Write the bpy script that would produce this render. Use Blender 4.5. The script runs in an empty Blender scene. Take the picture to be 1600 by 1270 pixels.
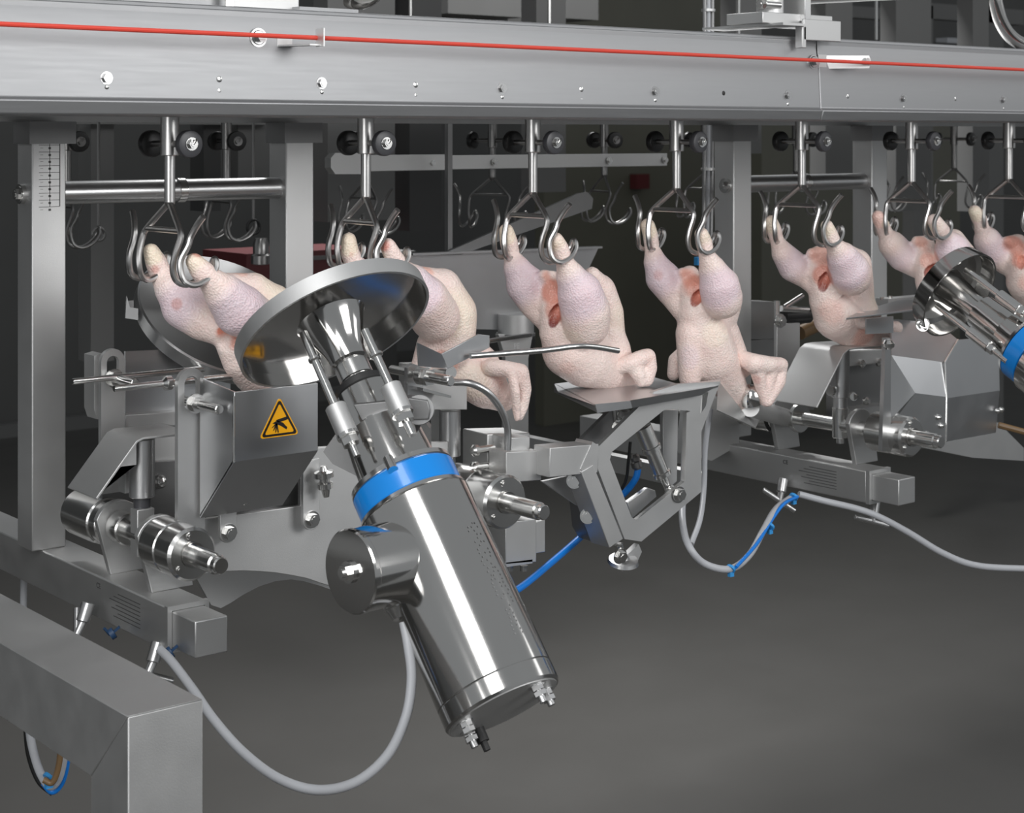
import bpy, bmesh, math, random
import numpy as np
from mathutils import Vector, Matrix, Quaternion
random.seed(7)
S = bpy.context.scene
COL = S.collection
# ------------------------------------------------------------------ camera
H = 1.70                                   # eye height
CA, CB = 0.6312, 0.7756                    # viewing direction in plan
F, HX, HY = 2667.0, 800.0, 210.0           # focal length and horizon in 1600x1270 pixels
cd = bpy.data.cameras.new('camera'); cam = bpy.data.objects.new('camera', cd); COL.objects.link(cam)
cam.location = (0, 0, H); cam.rotation_euler = (math.pi/2, 0, -math.atan2(CA, CB))
cd.sensor_width = 36; cd.lens = F/1600*36; cd.shift_y = -(635-HY)/1600; cd.clip_start = .05; cd.clip_end = 60
cd.dof.use_dof = True; cd.dof.focus_distance = 2.3; cd.dof.aperture_fstop = 13
S.camera = cam
# ------------------------------------------------------------------ world, lights, exposure
W = bpy.data.worlds.new('world'); S.world = W; W.use_nodes = True
bg = W.node_tree.nodes['Background']; bg.inputs[0].default_value = (.93, .97, 1, 1); bg.inputs[1].default_value = .30
def area(name, loc, target, sx, sy, energy, color=(1, 1, 1), spread=180):
    l = bpy.data.lights.new(name, 'AREA'); l.shape = 'RECTANGLE'; l.size = sx; l.size_y = sy; l.energy = energy; l.color = color
    l.spread = math.radians(spread)
    o = bpy.data.objects.new(name, l); COL.objects.link(o); o.location = loc
    o.rotation_euler = (Vector(target)-Vector(loc)).to_track_quat('-Z', 'Y').to_euler(); return o
area('softbox_left', (-1.4, .3, H+.1), (1.4, 2.0, H-.35), 1.1, 1.3, 18)
area('softbox_key', (-.40, .15, H+1.15), (1.3, 1.9, H-.35), .95, 1.6, 40)
area('softbox_front', (2.3, -1.2, H+.8), (1.4, 2.0, H-.3), 1.7, 1.4, 46)
area('softbox_right', (4.6, .1, H+1.0), (2.4, 2.0, H-.4), 1.2, 1.2, 8)
area('ceiling_light', (3.3, 3.9, H+2.0), (3.3, 3.6, 0), 1.2, .8, 80, spread=110)
S.view_settings.view_transform = 'Standard'; S.view_settings.look = 'None'; S.view_settings.gamma = 1
S.view_settings.exposure = 0.0; S.view_settings.use_curve_mapping = False
# ------------------------------------------------------------------ materials
def srgb(r, g=None, b=None):
    if g is None: g = b = r
    f = lambda c: (c/255/12.92) if c/255 <= .04045 else ((c/255+.055)/1.055)**2.4
    return (f(r), f(g), f(b), 1)
def mat(name, col, metal=0., rough=.5, nvar=.08, nscale=30., bump=0., bscale=200., stretch=None, coat=0., cvar=.0, spec=.5):
    m = bpy.data.materials.new(name); m.use_nodes = True; nt = m.node_tree; b = nt.nodes['Principled BSDF']
    b.inputs['Base Color'].default_value = col; b.inputs['Metallic'].default_value = metal; b.inputs['Roughness'].default_value = rough
    b.inputs['Coat Weight'].default_value = coat; b.inputs['Specular IOR Level'].default_value = spec
    tc = nt.nodes.new('ShaderNodeTexCoord'); mp = nt.nodes.new('ShaderNodeMapping'); nt.links.new(tc.outputs['Object'], mp.inputs[0])
    if stretch: mp.inputs['Scale'].default_value = stretch
    if nvar:
        n = nt.nodes.new('ShaderNodeTexNoise'); n.inputs['Scale'].default_value = nscale; n.inputs['Detail'].default_value = 5
        nt.links.new(mp.outputs[0], n.inputs[0]); r = nt.nodes.new('ShaderNodeMapRange')
        r.inputs[3].default_value = max(.02, rough-nvar); r.inputs[4].default_value = rough+nvar
        nt.links.new(n.outputs[0], r.inputs[0]); nt.links.new(r.outputs[0], b.inputs['Roughness'])
    if cvar:
        n = nt.nodes.new('ShaderNodeTexNoise'); n.inputs['Scale'].default_value = nscale*.4; n.inputs['Detail'].default_value = 6
        nt.links.new(mp.outputs[0], n.inputs[0]); mx = nt.nodes.new('ShaderNodeMix'); mx.data_type = 'RGBA'
        mx.inputs[6].default_value = tuple(c*(1-cvar) for c in col[:3])+(1,); mx.inputs[7].default_value = tuple(min(1, c*(1+cvar)) for c in col[:3])+(1,)
        nt.links.new(n.outputs[0], mx.inputs[0]); nt.links.new(mx.outputs[2], b.inputs['Base Color'])
    if bump:
        n = nt.nodes.new('ShaderNodeTexNoise'); n.inputs['Scale'].default_value = bscale; n.inputs['Detail'].default_value = 3
        nt.links.new(mp.outputs[0], n.inputs[0]); bp = nt.nodes.new('ShaderNodeBump'); bp.inputs['Strength'].default_value = bump
        bp.inputs['Distance'].default_value = .001; nt.links.new(n.outputs[0], bp.inputs['Height']); nt.links.new(bp.outputs[0], b.inputs['Normal'])
    return m
M = dict(
    blast=mat('bead_blasted_steel', (.66, .66, .655, 1), 1, .5, .05, 25, .10, 900),
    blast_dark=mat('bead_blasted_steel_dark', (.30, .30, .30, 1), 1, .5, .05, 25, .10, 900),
    beam=mat('brushed_beam_steel', (.38, .383, .39, 1), 1, .52, .05, 12, .06, 700, (1, 20, 20)),
    brushed=mat('brushed_steel', (.6, .6, .6, 1), 1, .3, .05, 30, .0),
    sheet=mat('rolled_sheet_steel', (.62, .625, .635, 1), 1, .33, .06, 14, .05, 60, None, 0, .08),
    polish=mat('polished_steel', (.62, .61, .595, 1), 1, .12, .04, 9, .04, 25),
    mirror=mat('turned_steel', (.74, .735, .72, 1), 1, .2, .05, 18),
    wire=mat('shackle_wire', (.56, .55, .54, 1), 1, .30, .05, 40),
    wire_dark=mat('dark_wire', (.28, .275, .27, 1), 1, .3, .05, 40),  # darker version of the wire steel, for rear shackles and couplings
    black=mat('black_plastic', (.012, .012, .012, 1), 0, .35, .05),
    greyp=mat('dark_grey_plastic', (.05, .05, .055, 1), 0, .38, .05, cvar=.2),
    rubber=mat('black_rubber', (.02, .02, .02, 1), 0, .55, .05),
    blue=mat('blue_band_plastic', srgb(14, 130, 215), 0, .25, .04, coat=.3),
    bhose=mat('blue_hose_plastic', srgb(20, 125, 220), 0, .3, .04),
    btie=mat('blue_tie_plastic', srgb(60, 150, 215), 0, .4, .04),
    cable=mat('grey_cable_sheath', srgb(178, 180, 184), 0, .42, .04),
    tie_dark=mat('dark_blue_tie', srgb(40, 70, 105), 0, .5, .04),
    brown=mat('brown_hose', srgb(120, 95, 65), 0, .4, .04),
    red=mat('red_pull_rope', srgb(214, 70, 55), 0, .45, .04, bump=.15, bscale=1500),
    yellow=mat('warning_yellow', srgb(255, 182, 20), 0, .4, .0),
    ink=mat('black_print', (.012, .01, .01, 1), 0, .5, 0),
    etch=mat('etched_marking', (.13, .13, .13, 1), .6, .6, 0),
    white=mat('white_print', (.75, .75, .75, 1), 0, .5, 0),
    floor=mat('grey_epoxy_floor', srgb(70, 69, 67), 0, .38, .10, 3, .05, 90, None, 0, .10),
    wall=mat('dark_wall', (.095, .095, .092, 1), 0, .6, .05, 5, cvar=.2),
    wall2=mat('dark_green_panel', (.12, .118, .092, 1), 0, .45, .05, 5, cvar=.2),
    far=mat('far_painted_frame', (.16, .16, .157, 1), .3, .5, .05, 8, cvar=.1),
    far2=mat('far_dark_frame', (.06, .06, .06, 1), .3, .5, .05, 8, cvar=.1),
    redp=mat('dark_red_panel', (.10, .018, .02, 1), 0, .4, .05),
)
def skin_mat():
    m = bpy.data.materials.new('poultry_skin'); m.use_nodes = True; nt = m.node_tree; b = nt.nodes['Principled BSDF']
    at = nt.nodes.new('ShaderNodeAttribute'); at.attribute_name = 'Col'
    tc = nt.nodes.new('ShaderNodeTexCoord')
    n = nt.nodes.new('ShaderNodeTexNoise'); n.inputs['Scale'].default_value = 26; n.inputs['Detail'].default_value = 7; n.inputs['Roughness'].default_value = .6
    nt.links.new(tc.outputs['Object'], n.inputs[0])
    cr = nt.nodes.new('ShaderNodeValToRGB'); cr.color_ramp.elements[0].position = .3; cr.color_ramp.elements[1].position = .7
    cr.color_ramp.elements[0].color = (.97, .89, .88, 1); cr.color_ramp.elements[1].color = (1, 1, .99, 1)
    nt.links.new(n.outputs[0], cr.inputs[0])
    mx = nt.nodes.new('ShaderNodeMix'); mx.data_type = 'RGBA'; mx.blend_type = 'MULTIPLY'; mx.inputs[0].default_value = 1
    nt.links.new(at.outputs['Color'], mx.inputs[6]); nt.links.new(cr.outputs[0], mx.inputs[7]); nt.links.new(mx.outputs[2], b.inputs['Base Color'])
    b.inputs['Roughness'].default_value = .37; b.inputs['Subsurface Weight'].default_value = .06
    b.inputs['Subsurface Radius'].default_value = (.9, .35, .25); b.inputs['Subsurface Scale'].default_value = .006
    v = nt.nodes.new('ShaderNodeTexVoronoi'); v.inputs['Scale'].default_value = 330; nt.links.new(tc.outputs['Object'], v.inputs[0])
    n2 = nt.nodes.new('ShaderNodeTexNoise'); n2.inputs['Scale'].default_value = 70; n2.inputs['Detail'].default_value = 4; nt.links.new(tc.outputs['Object'], n2.inputs[0])
    b1 = nt.nodes.new('ShaderNodeBump'); b1.inputs['Strength'].default_value = .6; b1.inputs['Distance'].default_value = .0015
    b2 = nt.nodes.new('ShaderNodeBump'); b2.inputs['Strength'].default_value = .25; b2.inputs['Distance'].default_value = .004
    nt.links.new(v.outputs['Distance'], b1.inputs['Height']); nt.links.new(n2.outputs[0], b2.inputs['Height'])
    nt.links.new(b1.outputs[0], b2.inputs['Normal']); nt.links.new(b2.outputs[0], b.inputs['Normal'])
    return m
M['skin'] = skin_mat()
# ------------------------------------------------------------------ helpers
def P(px, py, Y=None, X=None, D=None, z=None):
    """point of the place seen at a pixel, on the plane Y=..., X=..., z=... (relative to the eye) or at depth D"""
    u = (px-HX)/F; v = (HY-py)/F; dx = CA+CB*u; dy = CB-CA*u
    if Y is not None: D = Y/dy
    elif X is not None: D = X/dx
    elif z is not None: D = z/v
    return Vector((dx*D, dy*D, v*D+H))
def depth(p): return CA*p[0]+CB*p[1]
def V(x, y, z): return Vector((x, y, z+H))
def frame(ax):
    ax = Vector(ax).normalized(); t = Vector((0, 0, 1)) if abs(ax.z) < .9 else Vector((1, 0, 0))
    a = ax.cross(t).normalized(); return ax, a, ax.cross(a).normalized()
class MB:
    def __init__(s): s.v = []; s.f = []
    def add(s, vs, fs):
        k = len(s.v); s.v += [Vector(v) for v in vs]; s.f += [tuple(i+k for i in f) for f in fs]; return s
    def box(s, a, b):
        x0, x1 = sorted((a[0], b[0])); y0, y1 = sorted((a[1], b[1])); z0, z1 = sorted((a[2], b[2]))
        vs = [(x, y, z) for x in (x0, x1) for y in (y0, y1) for z in (z0, z1)]
        return s.add(vs, [(0, 1, 3, 2), (4, 6, 7, 5), (0, 4, 5, 1), (2, 3, 7, 6), (0, 2, 6, 4), (1, 5, 7, 3)])
    def prism(s, pts, vec):
        n = len(pts); vec = Vector(vec); pts = [Vector(p) for p in pts]
        return s.add(pts+[p+vec for p in pts], [tuple(range(n))[::-1], tuple(range(n, 2*n))]+[(i, (i+1) % n, n+(i+1) % n, n+i) for i in range(n)])
    def ring(s, outer, inner, vec):
        """plate with a hole; outer and inner loops of equal length"""
        n = len(outer); vec = Vector(vec); o = [Vector(p) for p in outer]; q = [Vector(p) for p in inner]
        vs = o+q+[p+vec for p in o]+[p+vec for p in q]; fs = []
        for i in range(n):
            j = (i+1) % n
            fs += [(i, n+i, n+j, j), (2*n+i, 2*n+j, 3*n+j, 3*n+i), (i, j, 2*n+j, 2*n+i), (n+i, 3*n+i, 3*n+j, n+j)]
        return s.add(vs, fs)
    def lathe(s, p0, ax, prof, seg=32, caps=True):
        ax, a, b = frame(ax); p0 = Vector(p0); vs = []; fs = []
        for (t, r) in prof:
            for i in range(seg):
                th = 2*math.pi*i/seg; vs.append(p0+ax*t+(a*math.cos(th)+b*math.sin(th))*r)
        for k in range(len(prof)-1):
            for i in range(seg):
                j = (i+1) % seg; fs.append((k*seg+i, k*seg+j, (k+1)*seg+j, (k+1)*seg+i))
        if caps:
            if prof[0][1] > 1e-5: fs.append(tuple(range(seg))[::-1])
            if prof[-1][1] > 1e-5: fs.append(tuple(range((len(prof)-1)*seg, len(prof)*seg)))
        return s.add(vs, fs)
    def cyl(s, p0, p1, r, seg=20, r2=None, ch=0):
        p0 = Vector(p0); d = Vector(p1)-p0; L = d.length; r2 = r if r2 is None else r2
        pr = [(0, r), (L, r2)] if not ch else [(0, r-ch), (ch, r), (L-ch, r2), (L, r2-ch)]
        return s.lathe(p0, d, pr, seg)
    def tube(s, pts, r, seg=10, smooth=0):
        pts = [Vector(p) for p in pts]
        if smooth: pts = catmull(pts, smooth)
        n = len(pts); tang = [(pts[min(i+1, n-1)]-pts[max(i-1, 0)]).normalized() for i in range(n)]
        ax, a, b = frame(tang[0]); vs = []; fs = []
        for i in range(n):
            if i:
                q = tang[i-1].rotation_difference(tang[i]); a = (q @ a).normalized()
            bb = tang[i].cross(a).normalized()
            for k in range(seg):
                th = 2*math.pi*k/seg; vs.append(pts[i]+(a*math.cos(th)+bb*math.sin(th))*r)
        for i in range(n-1):
            for k in range(seg):
                j = (k+1) % seg; fs.append((i*seg+k, i*seg+j, (i+1)*seg+j, (i+1)*seg+k))
        fs += [tuple(range(seg))[::-1], tuple(range((n-1)*seg, n*seg))]
        return s.add(vs, fs)
    def bar(s, p0, p1, w, h, up=(0, 0, 1)):
        """rectangular bar from p0 to p1, w across, h along up"""
        p0 = Vector(p0); p1 = Vector(p1); d = (p1-p0).normalized(); sd = d.cross(Vector(up)).normalized(); u = sd.cross(d).normalized()
        q = [p0+sd*w/2*i+u*h/2*j for i, j in ((-1, -1), (1, -1), (1, 1), (-1, 1))]
        return s.prism(q, p1-p0)
    def hexbolt(s, p, ax, r, washer=True):
        ax = Vector(ax).normalized(); p = Vector(p)
        if washer: s.cyl(p, p+ax*r*.25, r*1.35, 20)
        s.cyl(p+ax*r*.2, p+ax*r*.95, r, 6); s.cyl(p+ax*r*.9, p+ax*r*1.05, r*.6, 12); return s
    def mesh(s, name, off=(0, 0, 0), ang=35):
        off = Vector(off); me = bpy.data.meshes.new(name); me.from_pydata([v-off for v in s.v], [], s.f); me.validate()
        bm = bmesh.new(); bm.from_mesh(me); bmesh.ops.recalc_face_normals(bm, faces=bm.faces); bm.to_mesh(me); bm.free()
        me.shade_smooth(); me.set_sharp_from_angle(angle=math.radians(ang)); me.update(); return me
def catmull(p, n):
    o = []
    q = [p[0]*2-p[1]]+p+[p[-1]*2-p[-2]]
    for i in range(1, len(q)-2):
        for k in range(n):
            t = k/n; a, b, c, d = q[i-1:i+3]
            o.append(.5*((2*b)+(c-a)*t+(2*a-5*b+4*c-d)*t*t+(3*b-a-3*c+d)*t**3))
    return o+[p[-1]]
def thing(name, label, cat, loc, group=None, kind=None):
    o = bpy.data.objects.new(name, None); COL.objects.link(o); o.location = loc; o.empty_display_size = .02
    o['label'] = label; o['category'] = cat
    if group: o['group'] = group
    if kind: o['kind'] = kind
    return o
def org(par):
    p = Vector((0, 0, 0))
    while par: p = p+par.location; par = par.parent
    return p
def part(name, mb, m, parent, label=None, bevel=0, ang=35):
    L = org(parent)
    me = mb.mesh(name, L, ang) if isinstance(mb, MB) else mb
    me.materials.append(M[m] if isinstance(m, str) else m)
    o = bpy.data.objects.new(name, me); COL.objects.link(o); o.parent = parent
    if label: o['label'] = label
    if bevel:
        b = o.modifiers.new('bevel', 'BEVEL'); b.width = bevel; b.segments = 2; b.limit_method = 'ANGLE'; b.angle_limit = math.radians(40)
    return o
def solo(name, mb, m, label, cat, group=None, bevel=0, kind=None, ang=35):
    L = sum(mb.v, Vector((0, 0, 0)))/len(mb.v); L.z = min(v.z for v in mb.v)
    me = mb.mesh(name, L, ang); me.materials.append(M[m]); o = bpy.data.objects.new(name, me); COL.objects.link(o); o.location = L
    if kind == 'structure': o['kind'] = kind
    else: o['label'] = label; o['category'] = cat
    if label: o['label'] = label
    if group: o['group'] = group
    if bevel:
        b = o.modifiers.new('bevel', 'BEVEL'); b.width = bevel; b.segments = 2; b.limit_method = 'ANGLE'; b.angle_limit = math.radians(40)
    return o
def copy_tree(o, parent=None, shift=None, label=None):
    c = o.copy(); COL.objects.link(c); c.parent = parent
    if shift is not None: c.location = o.location+Vector(shift)
    if label: c['label'] = label
    for ch in list(o.children): copy_tree(ch, c)
    return c
def PP(pts, **k): return [P(x, y, **k) for x, y in pts]
def arc(c, r, a0, a1, n, ax=Vector((1, 0, 0)), ay=Vector((0, 0, 1))):
    return [Vector(c)+ax*(r*math.cos(math.radians(a0+(a1-a0)*i/n)))+ay*(r*math.sin(math.radians(a0+(a1-a0)*i/n))) for i in range(n+1)]
def text(string, size, origin, right, up, m, parent, name='lettering', depth_=.0003):
    cu = bpy.data.curves.new('t', 'FONT'); cu.body = string; cu.size = size; cu.extrude = depth_; cu.align_x = 'CENTER'; cu.align_y = 'CENTER'
    o = bpy.data.objects.new('t', cu); COL.objects.link(o); dg = bpy.context.evaluated_depsgraph_get(); me = bpy.data.meshes.new_from_object(o.evaluated_get(dg))
    bpy.data.objects.remove(o); right = Vector(right).normalized(); up = Vector(up).normalized(); n = right.cross(up)
    mt = Matrix((right, up, n)).transposed().to_4x4(); mt.translation = Vector(origin)-org(parent); me.transform(mt)
    me.name = name; me.materials.clear(); return part(name, me, m, parent)
UP = Vector((0, 0, 1)); XA = Vector((1, 0, 0)); YA = Vector((0, 1, 0))
YS, YB, YP = 1.961, 2.70, 2.24      # front track, back track, post fronts
PITCH = .3010; PITCHB = .3048
#=====================================================================  SETTING
solo('floor', MB().box((-8, -4, -.1), (34, 15, 0)), 'floor', 'smooth grey epoxy floor under the machine', 'floor', kind='structure')
solo('wall_back', MB().box((-8, 11, 0), (34, 11.2, 6)), 'wall', 'dark wall at the far end of the room', 'wall', kind='structure')
solo('baseboard_back', MB().box((-8, 10.94, 0), (34, 11, .16)), 'far', 'pale kerb along the foot of the far wall', 'baseboard', kind='structure')
def bgbox(name, label, cat, x0, y0, x1, y1, Y, th=.08, m='far', group=None, parent=None):
    a = P(x0, (y0+y1)/2, Y=Y); b = P(x1, (y0+y1)/2, Y=Y); zt = P((x0+x1)/2, y0, Y=Y).z; zb = P((x0+x1)/2, y1, Y=Y).z
    mb = MB().box((a.x, Y, max(0.0, zb)), (b.x, Y+th, zt))
    if parent: return part(name, mb, m, parent)
    return solo(name, mb, m, label, cat, group)
for n_, (x0, x1, m_) in enumerate(((-30, 330, 'wall'), (330, 860, 'wall'), (860, 985, 'wall2'), (985, 1330, 'wall2'), (1330, 1700, 'wall2'))):
    pass
# far background machinery (behind the back track)
bgbox('panel_wall', 'dark olive panel wall seen between the third and fourth chickens', 'partition', 850, -60, 1150, 655, 7.6, .08, 'wall2')
bgbox('panel_wall', 'dark grey panel wall standing behind the round tubes on the left', 'partition', -300, -80, 620, 672, 9.3, .08, 'wall')
bgbox('panel_wall', 'dark olive panel wall behind the fifth and sixth chickens', 'partition', 1190, 180, 1500, 640, 6.5, .08, 'wall2')
bgbox('kerb_strip', 'pale low kerb at the foot of the grey panel wall at far left', 'kerb', -300, 650, 560, 671, 9.2, .08, 'far')
#=====================================================================  MAIN BEAM
bx0, bx1 = .1, 5.2
beam = thing('conveyor_beam', 'long brushed steel conveyor beam crossing the top with a red rope along it', 'beam', V(1.0, 1.9, .027))
prof = [(1.925, .163), (1.872, .160), (1.866, .140), (1.861, .104), (1.858, .043), (1.852, .0395), (1.857, .0235), (1.862, .0215), (1.90, .0215), (1.90, .0255), (1.872, .027), (1.868, .155), (1.925, .158)]
part('front_plate', MB().prism([V(bx0, y, z) for y, z in prof], (2.166-bx0, 0, 0)), 'beam', beam, bevel=.0015)
part('front_plate', MB().prism([V(2.1672, y, z) for y, z in prof], (bx1-2.1672, 0, 0)), 'beam', beam, bevel=.0015)
part('top_plate', MB().box(V(bx0, 1.925, .157), V(bx1, 2.30, .162)), 'blast', beam)
part('rear_plate', MB().box(V(bx0, 2.296, .018), V(bx1, 2.30, .157)), 'blast', beam)
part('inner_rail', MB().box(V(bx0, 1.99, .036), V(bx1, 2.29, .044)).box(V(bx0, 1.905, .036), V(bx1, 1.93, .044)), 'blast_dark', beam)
for px, py in ((166, 122), (502, 130), (784, 138), (1023, 143), (1230, 149), (1411, 154), (1567, 156)):
    p = P(px, py, Y=1.860); part('bolt', MB().hexbolt(p, (0, -1, 0), .0058), 'brushed', beam)
    q = P(px, py+14, Y=1.860); part('rivet', MB().lathe(q, (0, -1, 0), [(0, .0042), (.001, .0038), (.002, .002)], 12), 'mirror', beam)
for px, py, dk in ((342, 124, 0), (342, 142, 0), (649, 133, 0), (649, 149, 0), (908, 140, 0), (908, 156, 0), (1130, 146, 1), (1130, 162, 1), (1324, 151, 0), (1324, 164, 0), (1492, 155, 0), (1492, 168, 0)):
    q = P(px, py, Y=1.860); part('drilled_hole' if dk else 'rivet', MB().lathe(q, (0, -1, 0), [(0, .0045), (.0008, .0042), (.0016, .002)], 12), 'ink' if dk else 'mirror', beam)
# eye bolts and rope brackets, then the rope
for px, py, bx, kind in ((401, 59, 432, 0), (1268, 97, 1290, 1)):
    p = P(px, py, Y=1.866)
    e = part('eye_bolt', MB().cyl(p, p+Vector((0, -.006, 0)), .0085, 20).cyl(p+Vector((0, -.006, 0)), p+Vector((0, -.014, 0)), .006, 6).lathe(p+Vector((0, -.002, 0)), (0, -1, 0), [(0, .012), (.003, .012), (.003, .0095), (0, .0095)], 24, False), 'brushed', beam)
    a = P(bx, py, Y=1.864)
    if kind == 0:
        mb = MB().prism([a+Vector((0, 0, -.011)), a+Vector((.022, 0, -.011)), a+Vector((.036, -.05, -.011)), a+Vector((.018, -.05, -.011))], (0, 0, .002)).box(a+Vector((0, -.002, -.012)), a+Vector((.022, 0, .004))).box(a+Vector((.033, -.058, -.012)), a+Vector((.035, -.040, .011)))
    else:
        mb = MB().prism([a+Vector((0, 0, -.011)), a+Vector((.075, -.030, -.009)), a+Vector((.079, -.031, 0)), a+Vector((.075, -.030, .012)), a+Vector((0, 0, .011))], (0, .002, 0)).box(a+Vector((-.02, -.002, -.010)), a+Vector((.0, 0, .012))).cyl(a+Vector((.068, -.0335, .003)), a+Vector((.068, -.0265, .003)), .005, 14)
    part('rope_bracket', mb, 'blast', beam)
rp = [P(-60, 34.5, Y=1.822), P(0, 37.5, Y=1.822), P(470, 58, Y=1.822), P(1335, 97, Y=1.822), P(1600, 109, Y=1.822), P(1700, 113, Y=1.822)]
solo('pull_rope', MB().tube(rp, .0030, 10), 'red', 'thin red emergency pull rope stretched along the top beam', 'rope')
# saddle bracket on the beam (top right) and the pneumatic rod on it
sb = thing('saddle_bracket', 'folded steel saddle bracket clamped on top of the beam at upper right', 'bracket', P(1240, 60, Y=1.9))
a = P(1180, 42, Y=1.90); b = P(1245, 45, Y=1.86); c = P(1303, 50, Y=1.86)
zt = .175
part('top_flap', MB().box(V(a.x, 1.84, zt), V(b.x, 2.02, zt+.004)), 'blast', sb)
part('front_flap', MB().box(V(b.x, 1.845, zt-.022), V(c.x, 1.85, zt+.012)).box(V(b.x-.004, 1.845, zt-.035), V(b.x+.006, 1.86, zt)), 'blast', sb, bevel=.001)
part('base_block', MB().box(V(b.x-.07, 1.87, zt+.004), V(b.x+.10, 1.95, zt+.022)), 'blast', sb, bevel=.001)
part('upright_lug', MB().box(V(b.x+.02, 1.86, zt+.01), V(b.x+.035, 1.93, zt+.09)), 'brushed', sb, bevel=.001)
part('bearing_housing', MB().cyl(V(b.x-.02, 1.90, zt+.02), V(b.x-.02, 1.90, zt+.055), .022, 24), 'blast', sb)
part('bolt', MB().cyl(V(b.x-.06, 1.88, zt+.035), V(b.x-.02, 1.88, zt+.035), .006, 12).hexbolt(V(b.x-.06, 1.88, zt+.035), (-1, 0, 0), .008), 'mirror', sb)
part('drive_rod', MB().cyl(V(b.x+.03, 1.90, zt+.053), V(b.x+.75, 1.92, zt+.112), .014, 20).cyl(V(b.x+.035, 1.90, zt+.053), V(b.x+.055, 1.90, zt+.055), .020, 20), 'mirror', sb)
hs = [P(1553, -25, Y=1.9), P(1556, 5, Y=1.9), P(1566, 38, Y=1.9), P(1585, 62, Y=1.9), P(1620, 78, Y=1.9)]
solo('metal_hose', MB().tube(hs, .013, 16, 6), 'polish', 'shiny curved metal hose bending down onto the beam at the upper right corner', 'hose')
#=====================================================================  THINGS ABOVE THE BEAM
zT = P(200, 14, Y=2.32).z
ct = thing('cover_tray', 'light steel cover plate on top of the beam at upper left', 'cover', P(200, 20, Y=2.06))
part('plate', MB().prism([P(52, 4, Y=2.10), P(360, 16, Y=2.10), P(360, -2, Y=2.10), P(-40, -14, Y=2.10), P(-40, 0, Y=2.10)], (0, .02, 0)), 'beam', ct)
part('edge_strip', MB().bar(P(358, -10, Y=2.08), P(358, 16, Y=2.08), .004, .012, (1, 0, 0)), 'mirror', ct)
cc = thing('gusset_column', 'wide flat steel column rising from the beam above the red rope bracket', 'column', P(415, 22, Y=2.16))
part('web', MB().box(P(364, 30, Y=2.16), P(468, -40, Y=2.16)+Vector((0, .05, 0))), 'blast', cc, bevel=.002)
part('foot', MB().box(P(468, 10, Y=2.14), P(560, 34, Y=2.14)+Vector((0, .05, 0))), 'beam', cc)
g = thing('dome_cover', 'round clear domed gauge cover peeking over the beam top left of centre', 'gauge', P(570, 0, Y=2.3))
gc = P(569, -14, Y=2.3)
part('rim', MB().lathe(gc, (CA*.2, -.6, -.75), [(0, .038), (.004, .040), (.008, .037), (.012, .030)], 32), 'mirror', g)
part('dome', MB().lathe(gc, (CA*.2, -.6, -.75), [(.006, .034), (.016, .028), (.022, .015), (.024, .001)], 32), 'polish', g)
bgbox('control_box', 'light grey control box in the background above the beam centre', 'box', 700, -30, 818, 24, 4.2, .3, 'far')
bgbox('control_box', 'light grey box in the background right of the centre post', 'box', 884, -30, 935, 30, 4.2, .3, 'far')
for nm, lb, x0, y0, x1, y1, Y, m_ in (
    ('door_frame_bar', 'grey frame bar behind the saddle bracket at upper right', 1290, 10, 1400, 28, 4.6, 'far'),
    ('door_frame_bar', 'wide grey door frame head in the far background at upper right', 1395, 8, 1600, 32, 4.6, 'far'),
    ('door_frame_bar', 'grey door jamb left of the dark opening at upper right', 1428, 8, 1458, 700, 4.6, 'far'),
    ('door_frame_bar', 'grey door jamb right of the dark opening at upper right', 1545, 8, 1568, 700, 4.6, 'far')):
    bgbox(nm, lb, 'frame', x0, y0, x1, y1, Y, .06, m_)
bgbox('sill_board', 'dark sill board under the pale pad at upper right', 'sill', 1458, 68, 1545, 76, 4.6, .1, 'far2')
bgbox('paper_pad', 'small pale pad lying in the dark opening at upper right', 'pad', 1480, 60, 1526, 68, 4.62, .06, 'cable')
for x0, lb in ((642, 'first from the left'), (859, 'above the beam centre'), (1155, 'just left of the saddle bracket'), (1370, 'right of the saddle bracket')):
    bgbox('thin_rod', 'thin bright vertical rod behind the beam, '+lb, 'rod', x0-1.5, -50, x0+1.5, 62, 2.75, .004, 'mirror')
hb = thing('hose_bundle', 'bundle of thin air hoses running up beside the middle post', 'hoses', P(1107, 300, Y=2.45))
for i, dx in enumerate((-6, 0, 6)):
    part('hose', MB().tube([P(1107+dx, -40, Y=2.42), P(1107+dx, 180, Y=2.42), P(1106+dx, 300, Y=2.42), P(1104+dx, 400, Y=2.42), P(1100+dx, 470, Y=2.44)], .0042, 8, 4), 'cable' if i == 1 else 'blast_dark', hb)
part('cable_tie', MB().lathe(P(1107, 18, Y=2.42), UP, [(0, .014), (.005, .014)], 14).lathe(P(1106, 266, Y=2.42), UP, [(0, .014), (.005, .014)], 14), 'blast', hb)
part('blue_clip', MB().box(P(1090, 402, Y=2.40), P(1099, 414, Y=2.40)+Vector((0, .01, 0))), 'btie', hb, 'small blue clip')
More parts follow.
